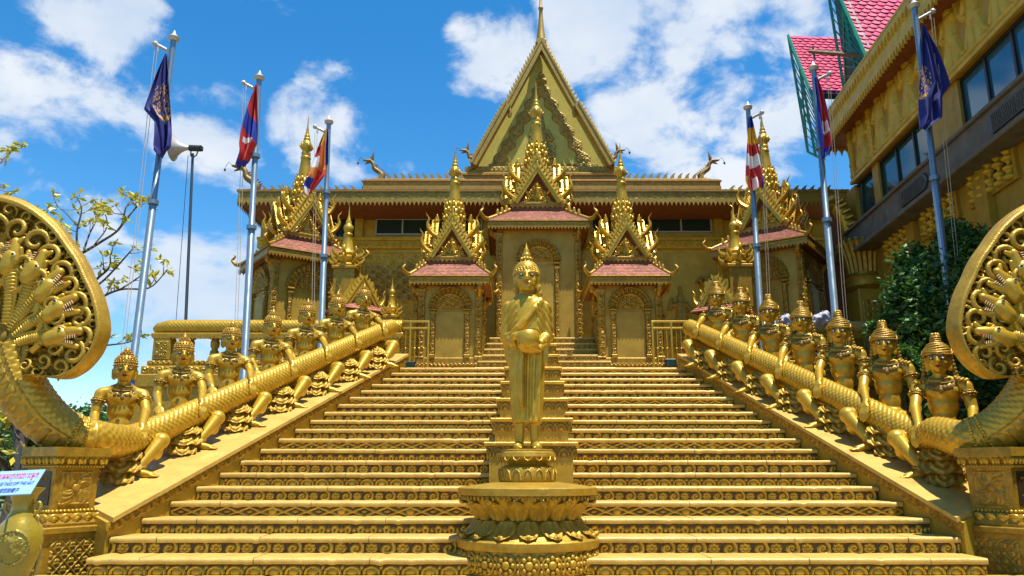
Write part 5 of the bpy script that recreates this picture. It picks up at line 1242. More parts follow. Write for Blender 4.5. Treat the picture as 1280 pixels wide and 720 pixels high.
m = MB(); fb(m, 0, UE, 0, z_sill - .03, -6, 0); fb(m, 0, UE, z_wtop + .02, z_fb + .4, -6, 0); fb(m, 0, UE, z_sill - .03, z_wtop + .02, -6, -.9); m.build('wall', WG, t, smooth=0, loc=lc)
m = MB(); fb(m, -.05, UE, z_led, z_sill - .04, .003, .35, ch=.02); fb(m, -.10, UE, z_led - .10, z_led, .003, .55, ch=.02); fb(m, -.08, UE, z_sill - .05, z_sill + .03, -.1, .42, ch=.012); m.build('ledge', CONC, t, smooth=30, loc=lc)
bays = [(su(1058), su(1089)), (su(1096), su(1161)), (su(1197), su(1300)), (su(1300) + .9, su(1300) + 4.6)]
for k, (u0, u1) in enumerate(bays):
    m = MB(); n = 2 if k == 0 else 3
    for z in (z_sill + .06, z_wtop - .03): fb(m, u0, u1, z - .035, z + .035, -.16, -.08)
    for j in range(n + 1): u = u0 + (u1 - u0) * j / n; fb(m, u - .035, u + .035, z_sill + .09, z_wtop - .06, -.155, -.075)
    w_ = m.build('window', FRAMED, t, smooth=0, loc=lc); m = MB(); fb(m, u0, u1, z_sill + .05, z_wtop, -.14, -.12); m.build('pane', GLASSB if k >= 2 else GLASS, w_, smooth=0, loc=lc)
prev = 0.0
for (u0, u1) in bays + [(UE, UE)]: m = MB(); fb(m, prev, u0, z_sill + .02, z_wtop + .0, -.5, -.02); prev = u1; m.build('pier', WG, t, smooth=0, loc=lc)
zt0, zt1 = z_wtop + .10, fpos(1077, 128)[1]
m = MB(); fb(m, 0, UE, z_wtop + .0, z_wtop + .10, .003, .10, ch=.01); fb(m, 0, UE, zt1, zt1 + .12, .003, .12, ch=.01)
edges = [0.05] + [(bays[k][1] + bays[k + 1][0]) / 2 for k in range(3)] + [UE - .2]
for u in edges[:-1]:
    fb(m, u - .0, u + .26, zt0, zt1, .003, .07)
    m.relief(FM(u + .13, zt0 + .05, .072), .2, zt1 - zt0 - .1, 10, 60, lambda U, V: rosettes(.16, .2)(V + 9, U + .1), .05)
for k in range(int(UE / .11)): m.ell((k * .11, zt1 + .16, .06), .05, 6, M=FM(0, 0))
m.build('frieze_moulding', WO, t, smooth=50, loc=lc)
for k in range(4):
    u0, u1 = edges[k] + .3, edges[k + 1] - .04; H = zt1 - zt0; w = u1 - u0; n = max(1, int(w / .82)); rr = random.Random(k)
    fs = [(lambda g: lambda U, V: g(U / 1.15, V))(dancer((-w / 2 + (q + .5) * w / n) / 1.15, .10, H / 1.36, rr.choice((-1, 1)))) for q in range(n)]
    m = MB(); m.relief(FM((u0 + u1) / 2, zt0 + .01, .006), w, H - .03, min(420, int(w * 70)), 90, mixf(*fs), .11, 0, pat=1, lvl=.10); m.build('frieze_carving', [WG, WO], t, smooth=180, loc=lc)  # figures in a brighter gold than the ground: relief shading put into colour
zl1, zl0 = fpos(1215, 221)[1], fpos(1217, 259)[1]
lb = [(fpos(1108, 300)[0], fpos(1143, 300)[0]), (fpos(1155, 270)[0], fpos(1201, 270)[0]), (fpos(1216, 240)[0], fpos(1273, 210)[0]), (fpos(1273, 210)[0] + .5, fpos(1273, 210)[0] + 2.3)]
for (u0, u1) in lb:
    m = MB()
    for z in (zl0, zl1): fb(m, u0 - .06, u1 + .06, z - .045, z + .045, -.01, .07)
    for u in (u0, u1): fb(m, u - .05, u + .05, zl0 + .045, zl1 - .045, -.01, .068)
    w_ = m.build('baluster_window', WG, t, smooth=0, loc=lc)
    m = MB(); fb(m, u0, u1, zl0, zl1, .003, .02); m.build('pane', DARK, w_, smooth=0, loc=lc)
    n = 5; h = zl1 - zl0
    for q in range(n): m = MB(); tq = np.linspace(0, 1, 34); m.lathe([(.085 + .038 * math.sin(v * 21) + .015 * math.sin(v * 9), v * h) for v in tq], 14, M=FM(u0 + (u1 - u0) * (q + .5) / n, zl0, .06) @ mx4((0, 0, 0), (1, 0, 0), (0, 0, -1), (0, 1, 0))); m.build('baluster', WO, w_, smooth=60, loc=lc)
for k in range(6): m = MB(); u = -.0 + k * 3.2; fb(m, u, u + .45, 0, z_led - .12, .003, .14); m.build('pilaster', WG, t, smooth=0, loc=lc)
for (px, py, L) in ((1141, 229, 1.5), (1266, 120, 1.7)):
    u, z = fpos(px, py, .36); h = (z_sill - z_led) * .5; zc = (z_sill + z_led) / 2 - .02
    m = MB(); e = .14; m.prism([(-L / 2 + e, -h / 2), (L / 2 - e, -h / 2), (L / 2, -h / 2 + e), (L / 2, h / 2 - e), (L / 2 - e, h / 2), (-L / 2 + e, h / 2), (-L / 2, h / 2 - e), (-L / 2, -h / 2 + e)], FM(u, zc, .352), .05); pq = m.build('plaque', DSTEEL, t, smooth=0, loc=lc)
    m = MB(); rr = random.Random(int(px))
    for row in (-1, 0, 1):
        x = -L / 2 + .2
        while x < L / 2 - .2:
            w = rr.uniform(.05, .10); y = row * h * .27; pts = [(x, y - .05, .058), (x, y + .045, .058), (x + w * .5, y + .06, .058), (x + w * .8, y + .0, .058), (x + w * .5, y - .02, .058), (x + w, y - .06, .058)]
            m.tube([(FM(u, zc, .352) @ np.array([*p_, 1]))[:3] for p_ in pts], .009, 4); x += w + .035
    m.build('lettering', CONC, pq, smooth=0, loc=lc)
m = MB(); fb(m, -.9, UE, z_fb + .25, z_ft, -6, EO); fb(m, -.95, UE, z_ft - .08, z_ft, -6.05, EO + .06, ch=.01)
def drip(a, b, z0, h, n, out):
    a = np.array(a); b = np.array(b); u = (b - a) / n
    for k in range(n):
        p = a + u * k; V = []
        for d in (.035, -.02): V += [tuple(p + u * q + np.array([0, 0, z0 + h * z]) + np.array(out) * d) for q, z in ((0, 0), (0, -.35), (.3, -.55), (.5, -1), (.7, -.55), (1, -.35), (1, 0))]
        m.add(V, [tuple(range(7)), tuple(range(7, 14))[::-1]] + [(i, i + 7, (i + 1) % 7 + 7, (i + 1) % 7) for i in range(7)])
drip(FO + FU * -.9 + FW * EO, FO + FU * UE + FW * EO, z_fb + .26, .30, 110, FW); drip(FO + FU * -.9 + FW * EO, FO + FU * UE + FW * EO, z_ft - .1, .30, 90, FW * 1.6)
drip(FO + FU * -.9 - FW * 5, FO + FU * -.9 + FW * EO, z_fb + .26, .30, 30, -FU)
m.build('eave', WO, t, smooth=30, loc=lc)
m = MB(); fb(m, -.85, UE, z_fb + .20, z_fb + .247, -.5, EO - .05); m.build('soffit', SOF, t, smooth=0, loc=lc)

# steep pink tiled roofs on green steel frames, still under construction
def pinkroof(lab, A, B, wid, frame_to, boards):
    A = np.array(A); B = np.array(B); t = thing('tiled_roof', lab, 'roof', tuple(A * [1, 1, 0] + [0, 0, min(A[2], B[2])])); lc = tuple(t.location)
    sdn = B - A; L = np.linalg.norm(sdn); sdn /= L; ux = np.array([1., 0.06, 0]); ux /= np.linalg.norm(ux); nn = np.cross(ux, -sdn); nn /= np.linalg.norm(nn)
    if nn[1] > 0: nn = -nn
    m = MB(); m.hexa([tuple(A + ux * a + sdn * b + nn * c) for c in (-.14, -.03) for a, b in ((0, 0), (wid, 0), (wid, L), (0, L))]); fr = m.build('roof_deck', DGREEN, t, smooth=0, loc=lc)
    m = MB(); tw, th = .26, .20; nr = int(L / th)
    for r in range(nr):
        for c in range(int(wid / tw)):
            tw_ = tw; o = A + sdn * (r * th) + ux * (c * tw - (tw / 2 if r % 2 and c else 0)); j = rnd.uniform(-.006, .006)
            kx = .56 if (r % 2 and c == 0) else 1.0; pts = [(p_[0] * kx, p_[1]) for p_ in [(0, 0), (tw * .96, 0), (tw * .96, th * .8), (tw * .74, th * 1.18), (tw * .48, th * 1.32), (tw * .22, th * 1.18), (0, th * .8)]]
            V = [tuple(o + ux * p[0] + sdn * p[1] + nn * (-.02 + .024 * p[1] / th + j * .5 + .012 * math.sin(math.pi * p[0] / tw))) for p in pts]; V += [tuple(np.array(v) - nn * .012) for v in V]
            m.add(V, [tuple(range(7)), tuple(range(7, 14))[::-1]] + [(i, i + 7, (i + 1) % 7 + 7, (i + 1) % 7) for i in range(7)])
    m.build('tile_courses', PINK, t, smooth=0, loc=lc)
    m = MB(); fl, fr2 = np.array(frame_to[0]), np.array(frame_to[1]); r_ = .045
    for a, b in ((A - ux * .05, fl), (B - ux * .05, fr2), (fl, fr2), (A - ux * .05, B - ux * .05), ((A * .5 + B * .5) - ux * .05, (fl + fr2) / 2)): m.tube([a, b], r_, 4)
    n = 12
    for k in range(1, n): q = k / n; m.tube([A + (fl - A) * q - ux * .05, B + (fr2 - B) * q * 1.0 - ux * .05], .018, 4)
    m.tube([fl, (A + B) / 2 - ux * .05], .03, 4); m.tube([(A + fl) / 2 - ux * .05, fr2], .03, 4)
    m.build('steel_frame', GREEN, t, smooth=0, loc=lc)
    if boards:
        m = MB(); V = [tuple(p_ + np.array([.10, 0, 0])) for p_ in (A, B, fr2, fl)]; V2 = [tuple(np.array(v) + [.06, 0, 0]) for v in V]; m.add(V + V2, [(0, 1, 2, 3), (7, 6, 5, 4), (0, 4, 5, 1), (1, 5, 6, 2), (2, 6, 7, 3), (3, 7, 4, 0)]); m.build('gable_boards', DGREEN, t, smooth=0, loc=lc)
    return t
pinkroof('smaller pink tiled roof with an open green steel frame, farther back on the right building', at(987, 44, 23.2), at(1017, 118, 20.9), 4.5, (at(1010, 190, 23.2), at(1030, 200, 20.9)), False)
pinkroof('larger pink tiled roof with dark green gable boards, nearer on the right building', at(1030, -55, 20.2), at(1086, 72, 17.6), 5.5, (at(1058, 130, 20.2), at(1092, 92, 17.6)), True)
t = thing('timber_beam', 'weathered timber beam poking out below the pink tiled roofs', 'beam', at(1050, 67, 19.4)); a = at(1012, 64, 19.6) - t.location; b = at(1086, 70, 18.0) - t.location
m = MB(); m.tube([a, b], .06, 4); m.build('beam', WOOD, t, smooth=0); m = MB(); m.tube([a + Vector((.1, 0, .12)), a + Vector((.12, 0, -.25))], .03, 6); m.build('clamp', DSTEEL, t)
# carved gilded stair-house gable and lotus column at the corner of the right building
p = at(1086, 392, 20.0); t = thing('lotus_column', 'carved golden column with flaring lotus capital at the far corner of the right building', 'column', (p.x, p.y, TZ))
z1 = zat(306, 20.0) - TZ; zc_ = zat(350, 20.0) - TZ
m = MB(); m.box((0, 0, (zc_ - .3) / 2), (.75, .75, zc_ - .3), ch=.03); b_ = m.build('shaft', WG, t, smooth=30); m = MB(); m.lathe([(.38, zc_ - .3), (.52, zc_ - .22), (.50, zc_ - .1), (.56, zc_), (.40, zc_ + .1), (.36, zc_ + .5), (.47, z1 - .15), (.56, z1)], 16)
for q in range(20): a = q * math.pi / 10; m.tube([(.36 * math.cos(a), .36 * math.sin(a), zc_ + .15), (.40 * math.cos(a), .40 * math.sin(a), zc_ + .5), (.5 * math.cos(a), .5 * math.sin(a), z1 - .1), (.60 * math.cos(a), .60 * math.sin(a), z1 + .05), (.64 * math.cos(a), .64 * math.sin(a), z1 + .0)], [.07, .075, .08, .05, .02], 6)
m.build('capital', GN, t, smooth=50); m = MB(); m.relief(wallf((0, -.378, .2)), .6, zc_ - .8, 40, 90, scroll(.28), .05); m.build('carving', GN, t, smooth=180)
a = at(1035, 252, 20.9); b = at(1076, 322, 20.9); t = thing('scroll_gable', 'curved golden flame edged gable leaning beside the right corner pavilion', 'gable', (a.x, 20.9, TZ))
m = MB(); P = [(1035, 254), (1046, 256), (1058, 276), (1066, 300), (1078, 318), (1072, 326)]; path = spline([at(x, y, 20.9) - t.location for x, y in P], 6); m.tube(path, np.interp(np.arange(len(path)), [0, 8, 20, len(path) - 1], [.14, .22, .20, .10]), 8, flat=1.3)
for q in range(0, len(path) - 1, 2): c = path[q]; m.cap(c, c + np.array([.20, -.05, .22]), .10, .03, 6); m.cap(c + np.array([-.08, -.2, 0]), c + np.array([.05, -.3, .05]), .07, .05, 6)
m.build('bargeboard', GB, t, smooth=60); m = MB(); poly = [tuple((at(x, y, 21.0) - t.location)[k] for k in (0, 2)) for x, y in ((1036, 256), (1048, 262), (1062, 296), (1074, 322), (1036, 330))]
m.prism(poly, mx4((0, .12, 0), (1, 0, 0), (0, 0, 1), (0, -1, 0)), .08); m.build('tympanum', SOF, t, smooth=0)
m = MB(); poly = [tuple((at(x, y, 21.2) - t.location)[k] for k in (0, 2)) for x, y in ((1030, 325), (1080, 325), (1080, 400), (1030, 400))]; m.prism(poly, mx4((0, .4, 0), (1, 0, 0), (0, 0, 1), (0, -1, 0)), .1); 
m.build('wall', SOF, t, smooth=0)

# ------------------------------------------------------------------ flagpoles, flags, loudspeaker
def flagpole(lab, lo, hi, Y, r, side):
    a = at(*lo, Y); b = at(*hi, Y); d = (a - b); d /= abs(d.z); base = a + d * (a.z - .012); t = thing('flagpole', lab, 'flagpole', base)
    L = b - base; m = MB(); k = [0, .33, .331, .66, .661, 1]; rr = [r, r, r * .88, r * .88, r * .76, r * .7]
    m.tube([L * q for q in k], rr, 16); m.build('pole', STEEL, t, smooth=50)
    m = MB()
    for q in (.33, .66, .82): m.tube([L * (q - .004), L * (q + .004)], r * 1.25, 14)
    m.build('collar', STEEL, t, smooth=50)
    m = MB(); m.lathe([(r * .9, -.02), (r * 1.3, .0), (r * 1.4, .05), (r * .8, .09), (r * .5, .12), (r * .2, .18), (.001, .2)], 14, L); m.build('finial', HORN, t, smooth=50)
    m = MB(); e = L * .985 + Vector((side * .30, -.05, .03)); m.tube([L * .972, e], .032, 8); m.ell(e, .055, 10); m.tube([e + Vector((-side * .06, 0, 0)), e + Vector((-side * .06, 0, -.16))], .02, 6); m.build('pulley_arm', HORN, t, smooth=50)
    m = MB(); h = e + Vector((-side * .06, 0, -.14))
    for q in (0, .05): m.tube([h + Vector((q * side, -.02, 0)), L * .55 + Vector((side * (.16 + q), -.06, 0)), L * .1 + Vector((side * (.12 + q), -.03, 0))], .0055, 4)
    m.build('halyard', ROPE, t)
    return t
poles = [('pale steel flagpole flying the navy flag left of the stairs', (168, 440), (217, 50), 12.8, .072, -1), ('pale steel flagpole flying the red and blue flag left of the stairs', (308, 405), (324, 99), 14.6, .078, -1), ('pale steel flagpole flying the striped flag left of the stairs', (402, 400), (411, 154), 16.6, .075, -1),
         ('pale steel flagpole flying the navy flag right of the stairs', (1181, 330), (1143, 9), 12.8, .072, 1), ('pale steel flagpole flying the red and blue flag right of the stairs', (1044, 395), (1017, 87), 14.8, .078, 1), ('pale steel flagpole flying the striped flag right of the stairs', (949, 365), (935, 136), 16.6, .075, 1)]
for q in poles: flagpole(*q)
FG = mat('emblem_gold_thread', (.50, .27, .05), .6, .1)
def flag(lab, rows, Y, mats, fn, grp):
    rows = np.array(rows, float); p0 = at((rows[0, 1] + rows[0, 2]) / 2, rows[0, 0], Y); t = thing('flag', lab, 'flag', p0, group=grp)
    ny_, nx_ = (220, 130) if FG in mats else (110, 60); ys = np.linspace(rows[0, 0], rows[-1, 0], ny_); xl = np.interp(ys, rows[:, 0], rows[:, 1]); xr = np.interp(ys, rows[:, 0], rows[:, 2])
    k = np.ones(7) / 7; xl = np.convolve(np.pad(xl, 3, 'edge'), k, 'valid'); xr = np.convolve(np.pad(xr, 3, 'edge'), k, 'valid')
    ph = sum(map(ord, lab)) % 7; P = np.zeros((ny_, nx_, 3)); mi = np.zeros((ny_ - 1, nx_ - 1), int)
    for j in range(ny_):
        v = j / (ny_ - 1)
        for i in range(nx_):
            u = i / (nx_ - 1); q = at(xl[j] + (xr[j] - xl[j]) * u, ys[j], Y - .06)
            f = math.sin(u * 9 + v * 3 + ph) * .07 * (.3 + .7 * v) + .035 * math.sin(u * 19 - v * 6)
            P[j, i] = (q.x - p0.x, q.y - p0.y + f, q.z - p0.z + .02 * math.sin(u * 7 + ph))
            if j < ny_ - 1 and i < nx_ - 1: mi[j, i] = fn(u, v)
    m = MB(); m.V = [P.reshape(-1, 3)]; m.n = ny_ * nx_; j, i = np.meshgrid(np.arange(ny_ - 1), np.arange(nx_ - 1), indexing='ij'); Fq = np.stack([j * nx_ + i, (j + 1) * nx_ + i, (j + 1) * nx_ + i + 1, j * nx_ + i + 1], -1)
    for q in np.unique(mi): m.F.append(Fq[mi == q]); m.MI.append(int(q))
    m.build('cloth', mats, t, smooth=180); return t
def emb(cu, cv, ru, rv):
    sc_ = scroll(.16, .16, 1.2)
    def f(u, v):
        x, y = (u - cu) / ru, (v - cv) / rv; d = math.hypot(x, y)
        if d > 1: return 0
        s_ = float(sc_(np.array(u * .9 + 4), np.array(v * 1.0 + 4)))
        return 1 if (s_ > .40 or abs(y - .8) < .10) else 0
    return f
def striped(u, v):
    if v < .15: return 0
    if v < .38: return 1
    if v < .53: return 2
    if v < .69: return 3
    if v < .83: return 2
    return (2, 2, 3, 2, 0)[min(4, int(u * 5))] if u > .12 else 1
def striped_l(u, v):
    if u > .62 + .3 * v and v < .55: return 0
    s_ = v + .10 * (1 - u) * 0
    if u > .42 + .25 * (v - .4): return 1 if s_ < .2 else (4 if s_ < .62 else 2)
    if s_ < .28: return 1
    if s_ < .44: return 2
    if s_ < .60: return 3
    if s_ < .76: return 4
    if s_ < .90: return 0 if u < .5 else 4
    return 3
def redblue_l(u, v):
    s_ = v + .22 * (1 - u)
    if v > .93 or (u < .07 and v > .3): return 0
    if s_ < .50: return 1
    if s_ < .72: return 0
    if abs(u - .5) < .3 and abs(v - .66) < .035: return 2
    return 1
def redblue_r(u, v):
    if v > .88 or u < .28 or u > .94: return 0
    x, y = (u - .55) / .3, (v - .60) / .13
    if (abs(x) < .9 and .35 < y < .7) or any(abs(x - c) < .2 and -h < y < .7 for c, h in ((-.6, .4), (0, .9), (.6, .4))): return 2
    return 1
gL = 'flags on the six flagpoles'
flag('limp navy flag with gold emblem on the tallest left pole', [(68, 206, 209), (90, 197, 211), (115, 187, 213), (135, 178, 214.5), (150, 191, 215), (170, 191, 215.5), (186, 190, 214), (196, 199, 203)], 12.75, [NAVY, FG], emb(.68, .46, .42, .19), gL)
flag('limp red and blue national flag on the left pole', [(106, 320, 322), (130, 311, 323), (150, 305, 323), (165, 301, 322), (180, 299, 320), (190, 300, 313), (200, 297, 311), (208, 295, 302)], 14.5, [FBLUE, FRED, FWHITE], redblue_l, gL)
flag('limp striped flag of blue, yellow, red, white and orange on the left pole', [(160, 408, 410), (175, 401, 411), (190, 395, 411), (205, 389, 411), (220, 383, 407), (232, 377, 398), (243, 381, 388)], 16.5, [FBLUE, FYEL, FRED, FWHITE, FORG], striped_l, gL)
flag('limp navy flag with dim gold emblem on the right pole before the grey building', [(32, 1153, 1156), (60, 1152, 1170), (90, 1151, 1181), (107, 1151, 1187), (122, 1151, 1177), (148, 1151, 1177), (160, 1151, 1160)], 12.75, [NAVY, FG], emb(.14, .55, .20, .18), gL)
flag('limp red and blue national flag with white temple on the right pole', [(97, 1019, 1021), (115, 1020, 1027), (140, 1022, 1033), (160, 1023, 1037), (180, 1025, 1039), (196, 1027, 1034)], 14.7, [FBLUE, FRED, FWHITE], redblue_r, gL)
flag('hanging flag with clear bands of blue, yellow, red and white on the right pole', [(146, 936, 939), (170, 934, 944), (190, 933, 949), (210, 932, 953), (228, 931, 957), (236, 934, 955)], 16.5, [FBLUE, FYEL, FRED, FWHITE, FORG], striped, gL)
a = at(232, 405, 19.5); b = at(241, 192, 19.5); t = thing('speaker_pole', 'thin dark pole carrying the horn loudspeaker behind the left balustrade', 'pole', (a.x, 19.5, 0)); d = b - a; d /= d.z
lo = a - d * a.z - t.location; m = MB(); m.tube([lo, b - t.location], [.045, .034], 10); m.build('pole', DSTEEL, t, smooth=60); m = MB(); m.tube([b - t.location + Vector((-.12, 0, -.05)), (a - t.location) + Vector((-.25, 0, 0))], .008, 4); m.build('cable', BLACK, t)
t = thing('horn_loudspeaker', 'grey horn loudspeaker on the thin pole beside the navy flag', 'loudspeaker', b)
H0 = mx4((-.10, -.05, .14), (0, .96, .28), (0, -.28, .96), (-.96, -.10, .0)); m = MB(); m.lathe([(.05, -.15), (.055, .0), (.08, .10), (.14, .22), (.24, .34), (.36, .42), (.375, .43), (.36, .425), (.22, .33), (.06, .15)], 28, M=H0, cap=False); m.build('horn', HORN, t, smooth=60)
m = MB(); m.tube([(-.09, -.05, .14), (.20, -.02, .14)], .085, 14); m.box((.2, 0, .15), (.10, .14, .14), ch=.02); m.build('driver', BLACK, t, smooth=40); m = MB(); m.tube([(-.06, 0, .12), (-.05, 0, -.06), (0, 0, -.12), (.10, 0, -.05), (.14, 0, .1)], .018, 6); m.build('bracket', DSTEEL, t)

# ------------------------------------------------------------------ sign, vase, cloths
bl, br, tr_, tl = at(-22, 621, 6.1), at(38, 618, 6.1), at(52, 588, 6.27), at(-8, 590, 6.27)
t = thing('sign_board', 'pale blue sign board with red Khmer line asking to take off the hat', 'sign', (bl + br) / 2)
o = t.location; U_ = (br - bl); Lw = U_.length; U_ = U_.normalized(); Vv_ = ((tl - bl) + (tr_ - br)) / 2; Lh = Vv_.length; N_ = U_.cross(Vv_).normalized(); Vv_ = N_.cross(U_).normalized()
SMt = Matrix(((U_.x, Vv_.x, N_.x, 0), (U_.y, Vv_.y, N_.y, 0), (U_.z, Vv_.z, N_.z, 0), (0, 0, 0, 1)))
m = MB(); m.box((0, Lh / 2, 0), (Lw, Lh, .012), ch=.003, M=np.array(SMt)); bd = m.build('board', SIGN, t, smooth=0)
pt = at(26, 558, 6.85) - o; m = MB(); m.tube([tuple(pt), (pt.x, pt.y, -o.z + .01)], .014, 8); m.tube([tuple((tl + tr_) / 2 - o), (pt.x, pt.y, ((tl + tr_) / 2 - o).z)], .008, 6); m.build('post', DSTEEL, t)
def text(s_, size, x, y, mt, w=None):
    c = bpy.data.curves.new('lettering', 'FONT'); c.body = s_; c.size = size; c.align_x = 'CENTER'; c.extrude = .001; c.offset = .0002
    ob = bpy.data.objects.new('lettering', c); COL.objects.link(ob); dg = bpy.context.evaluated_depsgraph_get(); me = bpy.data.meshes.new_from_object(ob.evaluated_get(dg)); bpy.data.objects.remove(ob)
    xs = [v.co.x for v in me.vertices]
    if xs and w: k = w / (max(xs) - min(xs)); me.transform(Matrix.Diagonal((k, 1, 1, 1)))
    me.transform(SMt @ Matrix.Translation((x, y, .0085))); me.materials.clear(); me.materials.append(mt); return obj('lettering', me, bd)
text('សូមមេត្តាដោះមួក', Lh * .36, 0, Lh * .64, SRED, Lw * .86); text('PLEASE TAKE OFF THE HAT', Lh * .2, 0, Lh * .37, SBLUE, Lw * .86); text('请您脱帽子', Lh * .2, 0, Lh * .10, SBLUE, Lw * .42)
p = at(18, 712, 6.55); t = thing('vase', 'large olive gold glazed vase with moulded medallion below the sign at the lower left', 'vase', (p.x, p.y, 0)); z0 = .56
m = MB(); m.lathe([(.115, z0), (.125, z0 + .02), (.10, z0 + .07), (.085, z0 + .13), (.12, z0 + .22), (.165, z0 + .36), (.175, z0 + .45), (.155, z0 + .55), (.105, z0 + .62), (.085, z0 + .67), (.082, z0 + .74), (.10, z0 + .80), (.135, z0 + .84), (.14, z0 + .855), (.12, z0 + .855), (.08, z0 + .8)], 40, cap=False); b = m.build('body', VASE, t, smooth=60)
m = MB()
for e in (-1, 1): m = MB(); m.tube(spline([(e * .085, 0, z0 + .72), (e * .13, 0, z0 + .74), (e * .14, 0, z0 + .69), (e * .10, 0, z0 + .64)], 5), .013, 8); m.build('handle', VASE, t, smooth=60)
m = MB(); A, B_ = np.meshgrid(np.linspace(-.8, .8, 50), np.linspace(0, 1, 50)); f = scroll(.12)(A * .17 + 3, B_ * .26 + 3) * (((A / .75) ** 2 + ((B_ - .5) / .48) ** 2) < 1) + .8 * (abs(np.sqrt((A / .75) ** 2 + ((B_ - .5) / .48) ** 2) - 1) < .07)
zz = z0 + .26 + B_ * .28; rad = np.interp(zz - z0, [.22, .36, .45, .55], [.12, .165, .175, .155]) - .004 + .016 * f; an = A - math.pi / 2 + .25; m.grid(np.stack([rad * np.cos(an), rad * np.sin(an), zz], -1)); m.build('medallion', VASE, b, smooth=180)
m = MB(); m.box((0, 0, .28), (.36, .36, .55), ch=.02); m.build('stand', CONC, t, smooth=30)
for lab, px, py, sx in (('bunched grey blue cloth draped on the round rail, the one farther left', 982, 405, .30), ('bunched grey blue cloth draped on the round rail beside the flagpole', 1030, 401, .34)):
    p = at(px, py, 18.1); t = thing('cloth', lab, 'cloth', p); m = MB(); A, B_ = np.meshgrid(np.linspace(0, 2 * math.pi, 40, endpoint=False), np.linspace(.03, math.pi * .97, 22)); r_ = 1 + .14 * np.sin(A * 5 + B_ * 4) + .1 * np.sin(A * 9 - B_ * 7) ; m.grid(np.stack([sx * r_ * np.sin(B_) * np.cos(A), .22 * r_ * np.sin(B_) * np.sin(A), .17 * r_ * np.cos(B_) - .05 * np.cos(A * 2)], -1), True); m.build('folds', CLOTH, t, smooth=180)

# ------------------------------------------------------------------ trees and shrubs
def leaves(m, pts, size, rr, asp=.5):
    n = len(pts); P = np.asarray(pts); d = rr.normal(size=(n, 3)); d[:, 2] = d[:, 2] * .6 - .1; d /= np.linalg.norm(d, axis=1)[:, None]; e = np.cross(d, rr.normal(size=(n, 3))); e /= np.linalg.norm(e, axis=1)[:, None]; s_ = size * rr.uniform(.6, 1.3, (n, 1)); nn = np.cross(d, e)
    V = np.stack([P, P + d * s_ * .5 + e * s_ * asp * .5 + nn * s_ * .08, P + d * s_, P + d * s_ * .5 - e * s_ * asp * .5 + nn * s_ * .08], 1).reshape(-1, 3); q = np.arange(n)[:, None] * 4 + np.arange(4); m.add(V, q)
def crown(m, blobs, n, size, seed, asp=.5):
    rr = np.random.default_rng(seed); w = np.array([b[3] ** 2 for b in blobs]); w = w / w.sum(); pts = []
    for b, q in zip(blobs, w):
        k = int(n * q); nc = max(4, k // 40); c = rr.normal(size=(nc, 3)); c /= np.linalg.norm(c, axis=1)[:, None]; c *= (rr.uniform(.45, 1.05, (nc, 1))) * b[3]; c[:, 2] *= .85
        idx = rr.integers(0, nc, k); pts.append(np.array(b[:3]) + c[idx] + rr.normal(size=(k, 3)) * b[3] * .17)
    leaves(m, np.concatenate(pts), size, rr, asp)
def tree(name, lab, cat, base, blobs, n, size, lm, seed, tr=.12, grp=None):
    t = thing(name, lab, cat, base, group=grp); B_ = np.array(base); m = MB(); bl_ = [np.array([b[0] - B_[0], b[1] - B_[1], b[2] - B_[2], b[3]]) for b in blobs]; top = np.mean([b[:3] for b in bl_], 0); top[2] *= .55
    m.tube(spline([(0, 0, -.1), top * .5 + [.08, 0, 0], top], 5), np.linspace(tr, tr * .6, 11), 8)
    for b in bl_: m.tube(spline([top, (top + b[:3]) / 2 + [0, 0, -.05], b[:3]], 4), np.linspace(tr * .5, tr * .12, 9), 6)
    m.build('trunk', BARK, t, smooth=60); m = MB(); crown(m, bl_, n, size, seed); m.build('crown', lm, t, smooth=0); return t
bl_ = [(*at(x, y, Y), r) for x, y, Y, r in ((1150, 330, 13.6, .42), (1195, 300, 13.2, .45), (1235, 330, 12.8, .6), (1140, 375, 13.4, .5), (1190, 370, 13.0, .7), (1155, 425, 13.0, .5), (1205, 430, 12.6, .8), (1240, 470, 12.4, .7), (1225, 520, 12.2, .7), (1180, 480, 12.6, .6), (1110, 408, 13.6, .3), (1255, 400, 12.6, .7))]
tree('leafy_tree', 'dense dark green leafy tree behind the right hood and demon figures', 'tree', (at(1225, 500, 12.8).x, 12.9, 0), bl_, 26000, .12, LEAFD, 3, .1)
bl_ = [(*at(x, y, 11.6), r) for x, y, r in ((1118, 470, .22), (1128, 445, .2), (1140, 462, .22), (1105, 455, .14), (1215, 472, .2), (1205, 490, .18))]
tree('shrub', 'low green shrub with small leaves brushing the second demon figure', 'shrub', (6.75, 11.9, 0), bl_, 1800, .09, LEAFD, 8, .03)
def plumeria(lab, Y, br_, tips_n, seed, base):
    t = thing('bare_tree', lab, 'tree', base); o = Vector(base); m = MB(); rr = np.random.default_rng(seed); tips = []
    for P in br_:
        q = [at(x, y, Y + .4 * math.sin(x * .11)) - o for x, y in P[1]]; path = spline(q, 5); k = len(path); m.tube(path, np.linspace(P[0] * .75, max(.007, P[0] * .22), k), 7); tips.append(path[-1])
        for j in range(k // 3, k - 1, 2):
            if rr.random() < .8:
                d = rr.normal(size=3); d[2] = abs(d[2]) * .8 + .2; d /= np.linalg.norm(d); e = path[j] + d * rr.uniform(.15, .35); m.tube([path[j], (path[j] + e) / 2 + [0, 0, -.02], e], [P[0] * .3, P[0] * .2, .005], 5); tips.append(e)
    m.tube([(0, 0, -.1), (0.2, 0, base_h(br_, Y, o) * .5), at(*br_[0][1][0], Y) - o], [.12, .10, .06], 8)
    m.build('branches', BARK, t, smooth=60)
    for c in tips[:98]: m = MB(); leaves(m, [c + rr.normal(size=3) * .025 for _ in range(tips_n + 3)], .145, rr, .42); m.build('leaf_tuft', LEAFY, t, smooth=0)
